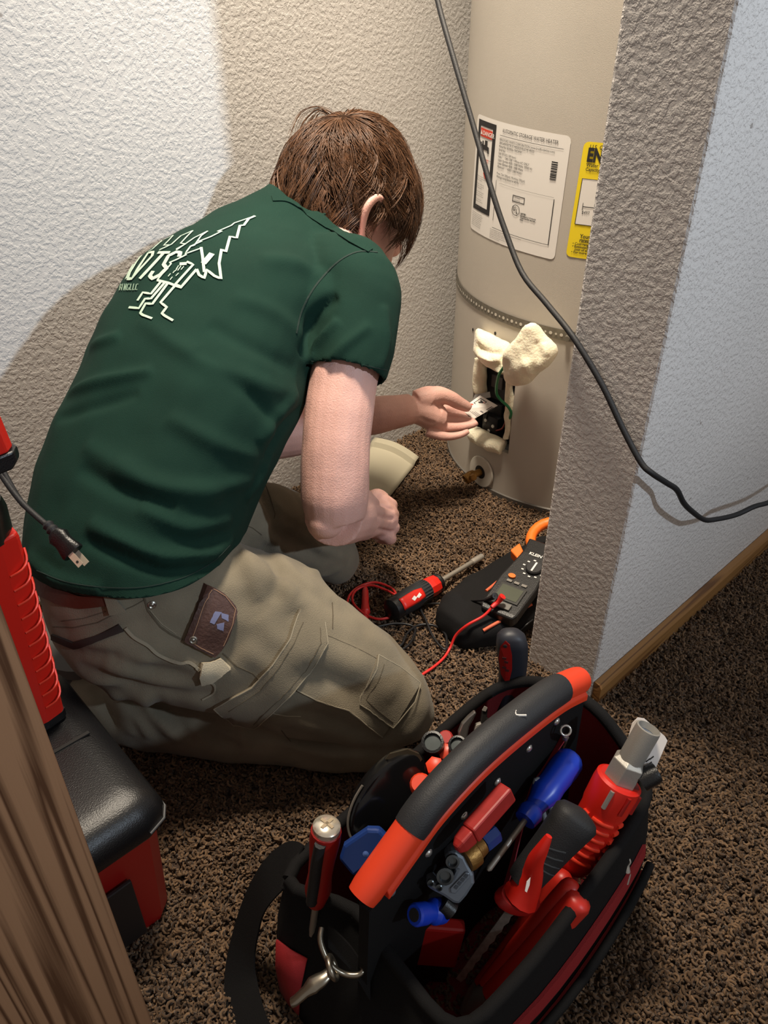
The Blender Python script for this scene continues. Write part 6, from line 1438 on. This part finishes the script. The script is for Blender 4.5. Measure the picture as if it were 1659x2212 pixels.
# red ribbed faucet tool with steel socket
o = thing('faucet_wrench', pz(1255, 1850, .05), 'red ribbed tubular faucet tool with a silver hex socket sticking up', 'wrench')
a, b = pz(1402, 1572, .298), pz(1243, 1850, .155); d_ = nrm(b-a); L = np.linalg.norm(b-a); Mx = frame(a, d_, RT)
mb = MB(Mx); mb.lathe([(.0085, .006), (.0100, .0), (.0115, .0005), (.0118, .004), (.0118, .040)], 28, cap=False); tb_ = mb.build('socket_tube', mat('satin_steel', (164, 160, 152), .42, .45, bump=(1500, .0002)), o, smooth=35)
mb = MB(Mx); mb.lathe([(.0086, .0062), (.003, .012)], 18); mb.build('tube_bore', mat('bore_blue', (110, 122, 140), .3, .5), tb_)
mb = MB(Mx); mb.lathe([(.0125, .036), (.0165, .040), (.0165, .060), (.0155, .061)], 6); mb.build('hex_nut', mat('satin_steel', 0), o, bev=.0012)
mb = MB(Mx); mb.lathe([(.019, .060), (.0222, .062), (.0228, .070), (.0220, .092), (.0208, .098), (.0205, L), (.017, L+.01)], 30); rb = mb.build('red_barrel', M_redp, o, smooth=30)
for i in range(9):
    z = .100+i*.0098
    if z > L: break
    for q, (a0, a1) in enumerate(((-.75, .25), (.55, 1.0), (-1.25, -.95))):
        th = np.linspace(a0, a1, 7); mb = MB(Mx); mb.tube([(.0212*math.sin(t), -.0212*math.cos(t) if (Mx.to_3x3() @ Vector((0, -1, 0))).dot(Vector(FW)) < 0 else .0212*math.cos(t), z) for t in th], .0022, 6); mb.build('grip_rib', mat('red_rib', 0), rb, smooth=60)
sgn = -1 if (Mx.to_3x3() @ Vector((0, -1, 0))).dot(Vector(FW)) < 0 else 1
for t in (-.55, .2, .9):
    mb = MB(Mx); mb.tube([(.0226*math.sin(t), sgn*.0226*math.cos(t), z) for z in (.064, .072, .084)], .0022, 6); mb.build('drive_slot', mat('satin_steel', 0) if t < 0 else M_redd, rb, smooth=60)
# white hang card behind it
kt = proj(a)[2]+.012
o = flat_shape('hang_card', None, [(1352, 1612), (1366, 1562), (1378, 1550), (1392, 1552), (1436, 1590), (1442, 1600), (1418, 1656), (1404, 1672), (1392, 1664)], kt, .0008, mat('card_white', (226, 218, 212), .6), 0)
tag(o, 'white paper hang card showing behind the silver socket', 'card')
for x, y in ((1395, 1645), (1399, 1652), (1403, 1640)): 
    flat_shape('card_print', o, [(x, y), (x+9, y-7), (x+10, y-5), (x+1, y+2)], kt-.0006, .0003, M_ink, 0)
mb = MB(); mb.tube([pk(1385, 1688, kt-.004), pk(1412, 1672, kt-.006), pk(1420, 1668, kt-.006)], [.010, .010, .009], 10); tag(mb.build('rubber_tool_end', M_blk, smooth=40), 'stubby black rubber end beside the white card', 'tool')
# pliers with dipped red handles along the right flank
def dipped(name, label, paths, group=None):
    o = thing(name, paths[0][0][-1], label, 'pliers', group)
    for P, r in paths:
        Q_ = cr(P, 6); mb = MB(); mb.tube(Q_, list(np.interp(np.linspace(0, 1, len(Q_)), [0, .03, .10, .6, 1], [r*.35, r*.8, r, r*.95, r*.8])), 14); mb.build('dipped_handle', M_dred, o, smooth=60)
    e = (paths[0][0][-1]+paths[-1][0][-1])/2; d_ = nrm(paths[0][0][-1]-paths[0][0][-2])
    mb = MB(); mb.tube([paths[0][0][-1], e+d_*.01, e+d_*.03], [.009, .011, .006], 10); mb.build('plier_head', M_steel, o, smooth=40)
    return o
dipped('red_pliers', 'pliers with two orange-red dipped handles along the right side of the bag', [([pz(1258, 1938, .185), pz(1215, 1985, .160), pz(1140, 2070, .115), pz(1060, 2150, .07)], .0125), ([pz(1243, 1908, .185), pz(1190, 1965, .150), pz(1120, 2045, .105), pz(1050, 2130, .065)], .0105)])
dipped('long_red_pliers', 'pliers with long darker red handles tucked beside the saw blade', [([pz(1226, 1888, .165), pz(1176, 1945, .130), pz(1112, 2035, .085), pz(1040, 2130, .045)], .0110), ([pz(1200, 1925, .110), pz(1150, 1985, .085), pz(1090, 2075, .055), pz(1040, 2150, .03)], .0100)])
# wide red handle at the left end of the right compartment
a, b = pz(955, 2000, .125), pz(935, 2075, .07); o = thing('red_scraper', b, 'broad flat red handle standing low near the near end of the bag', 'tool')
Mx = frame(a, nrm(b-a), RT); mb = MB(Mx); mb.box(-.022, .022, -.007, .007, -.004, np.linalg.norm(b-a), bev=.003); mb.build('flat_handle', M_redd, o)
mb = MB(Mx); mb.box(-.017, .017, -.003, .003, np.linalg.norm(b-a), np.linalg.norm(b-a)+.03); mb.build('scraper_blade', M_blk, o)
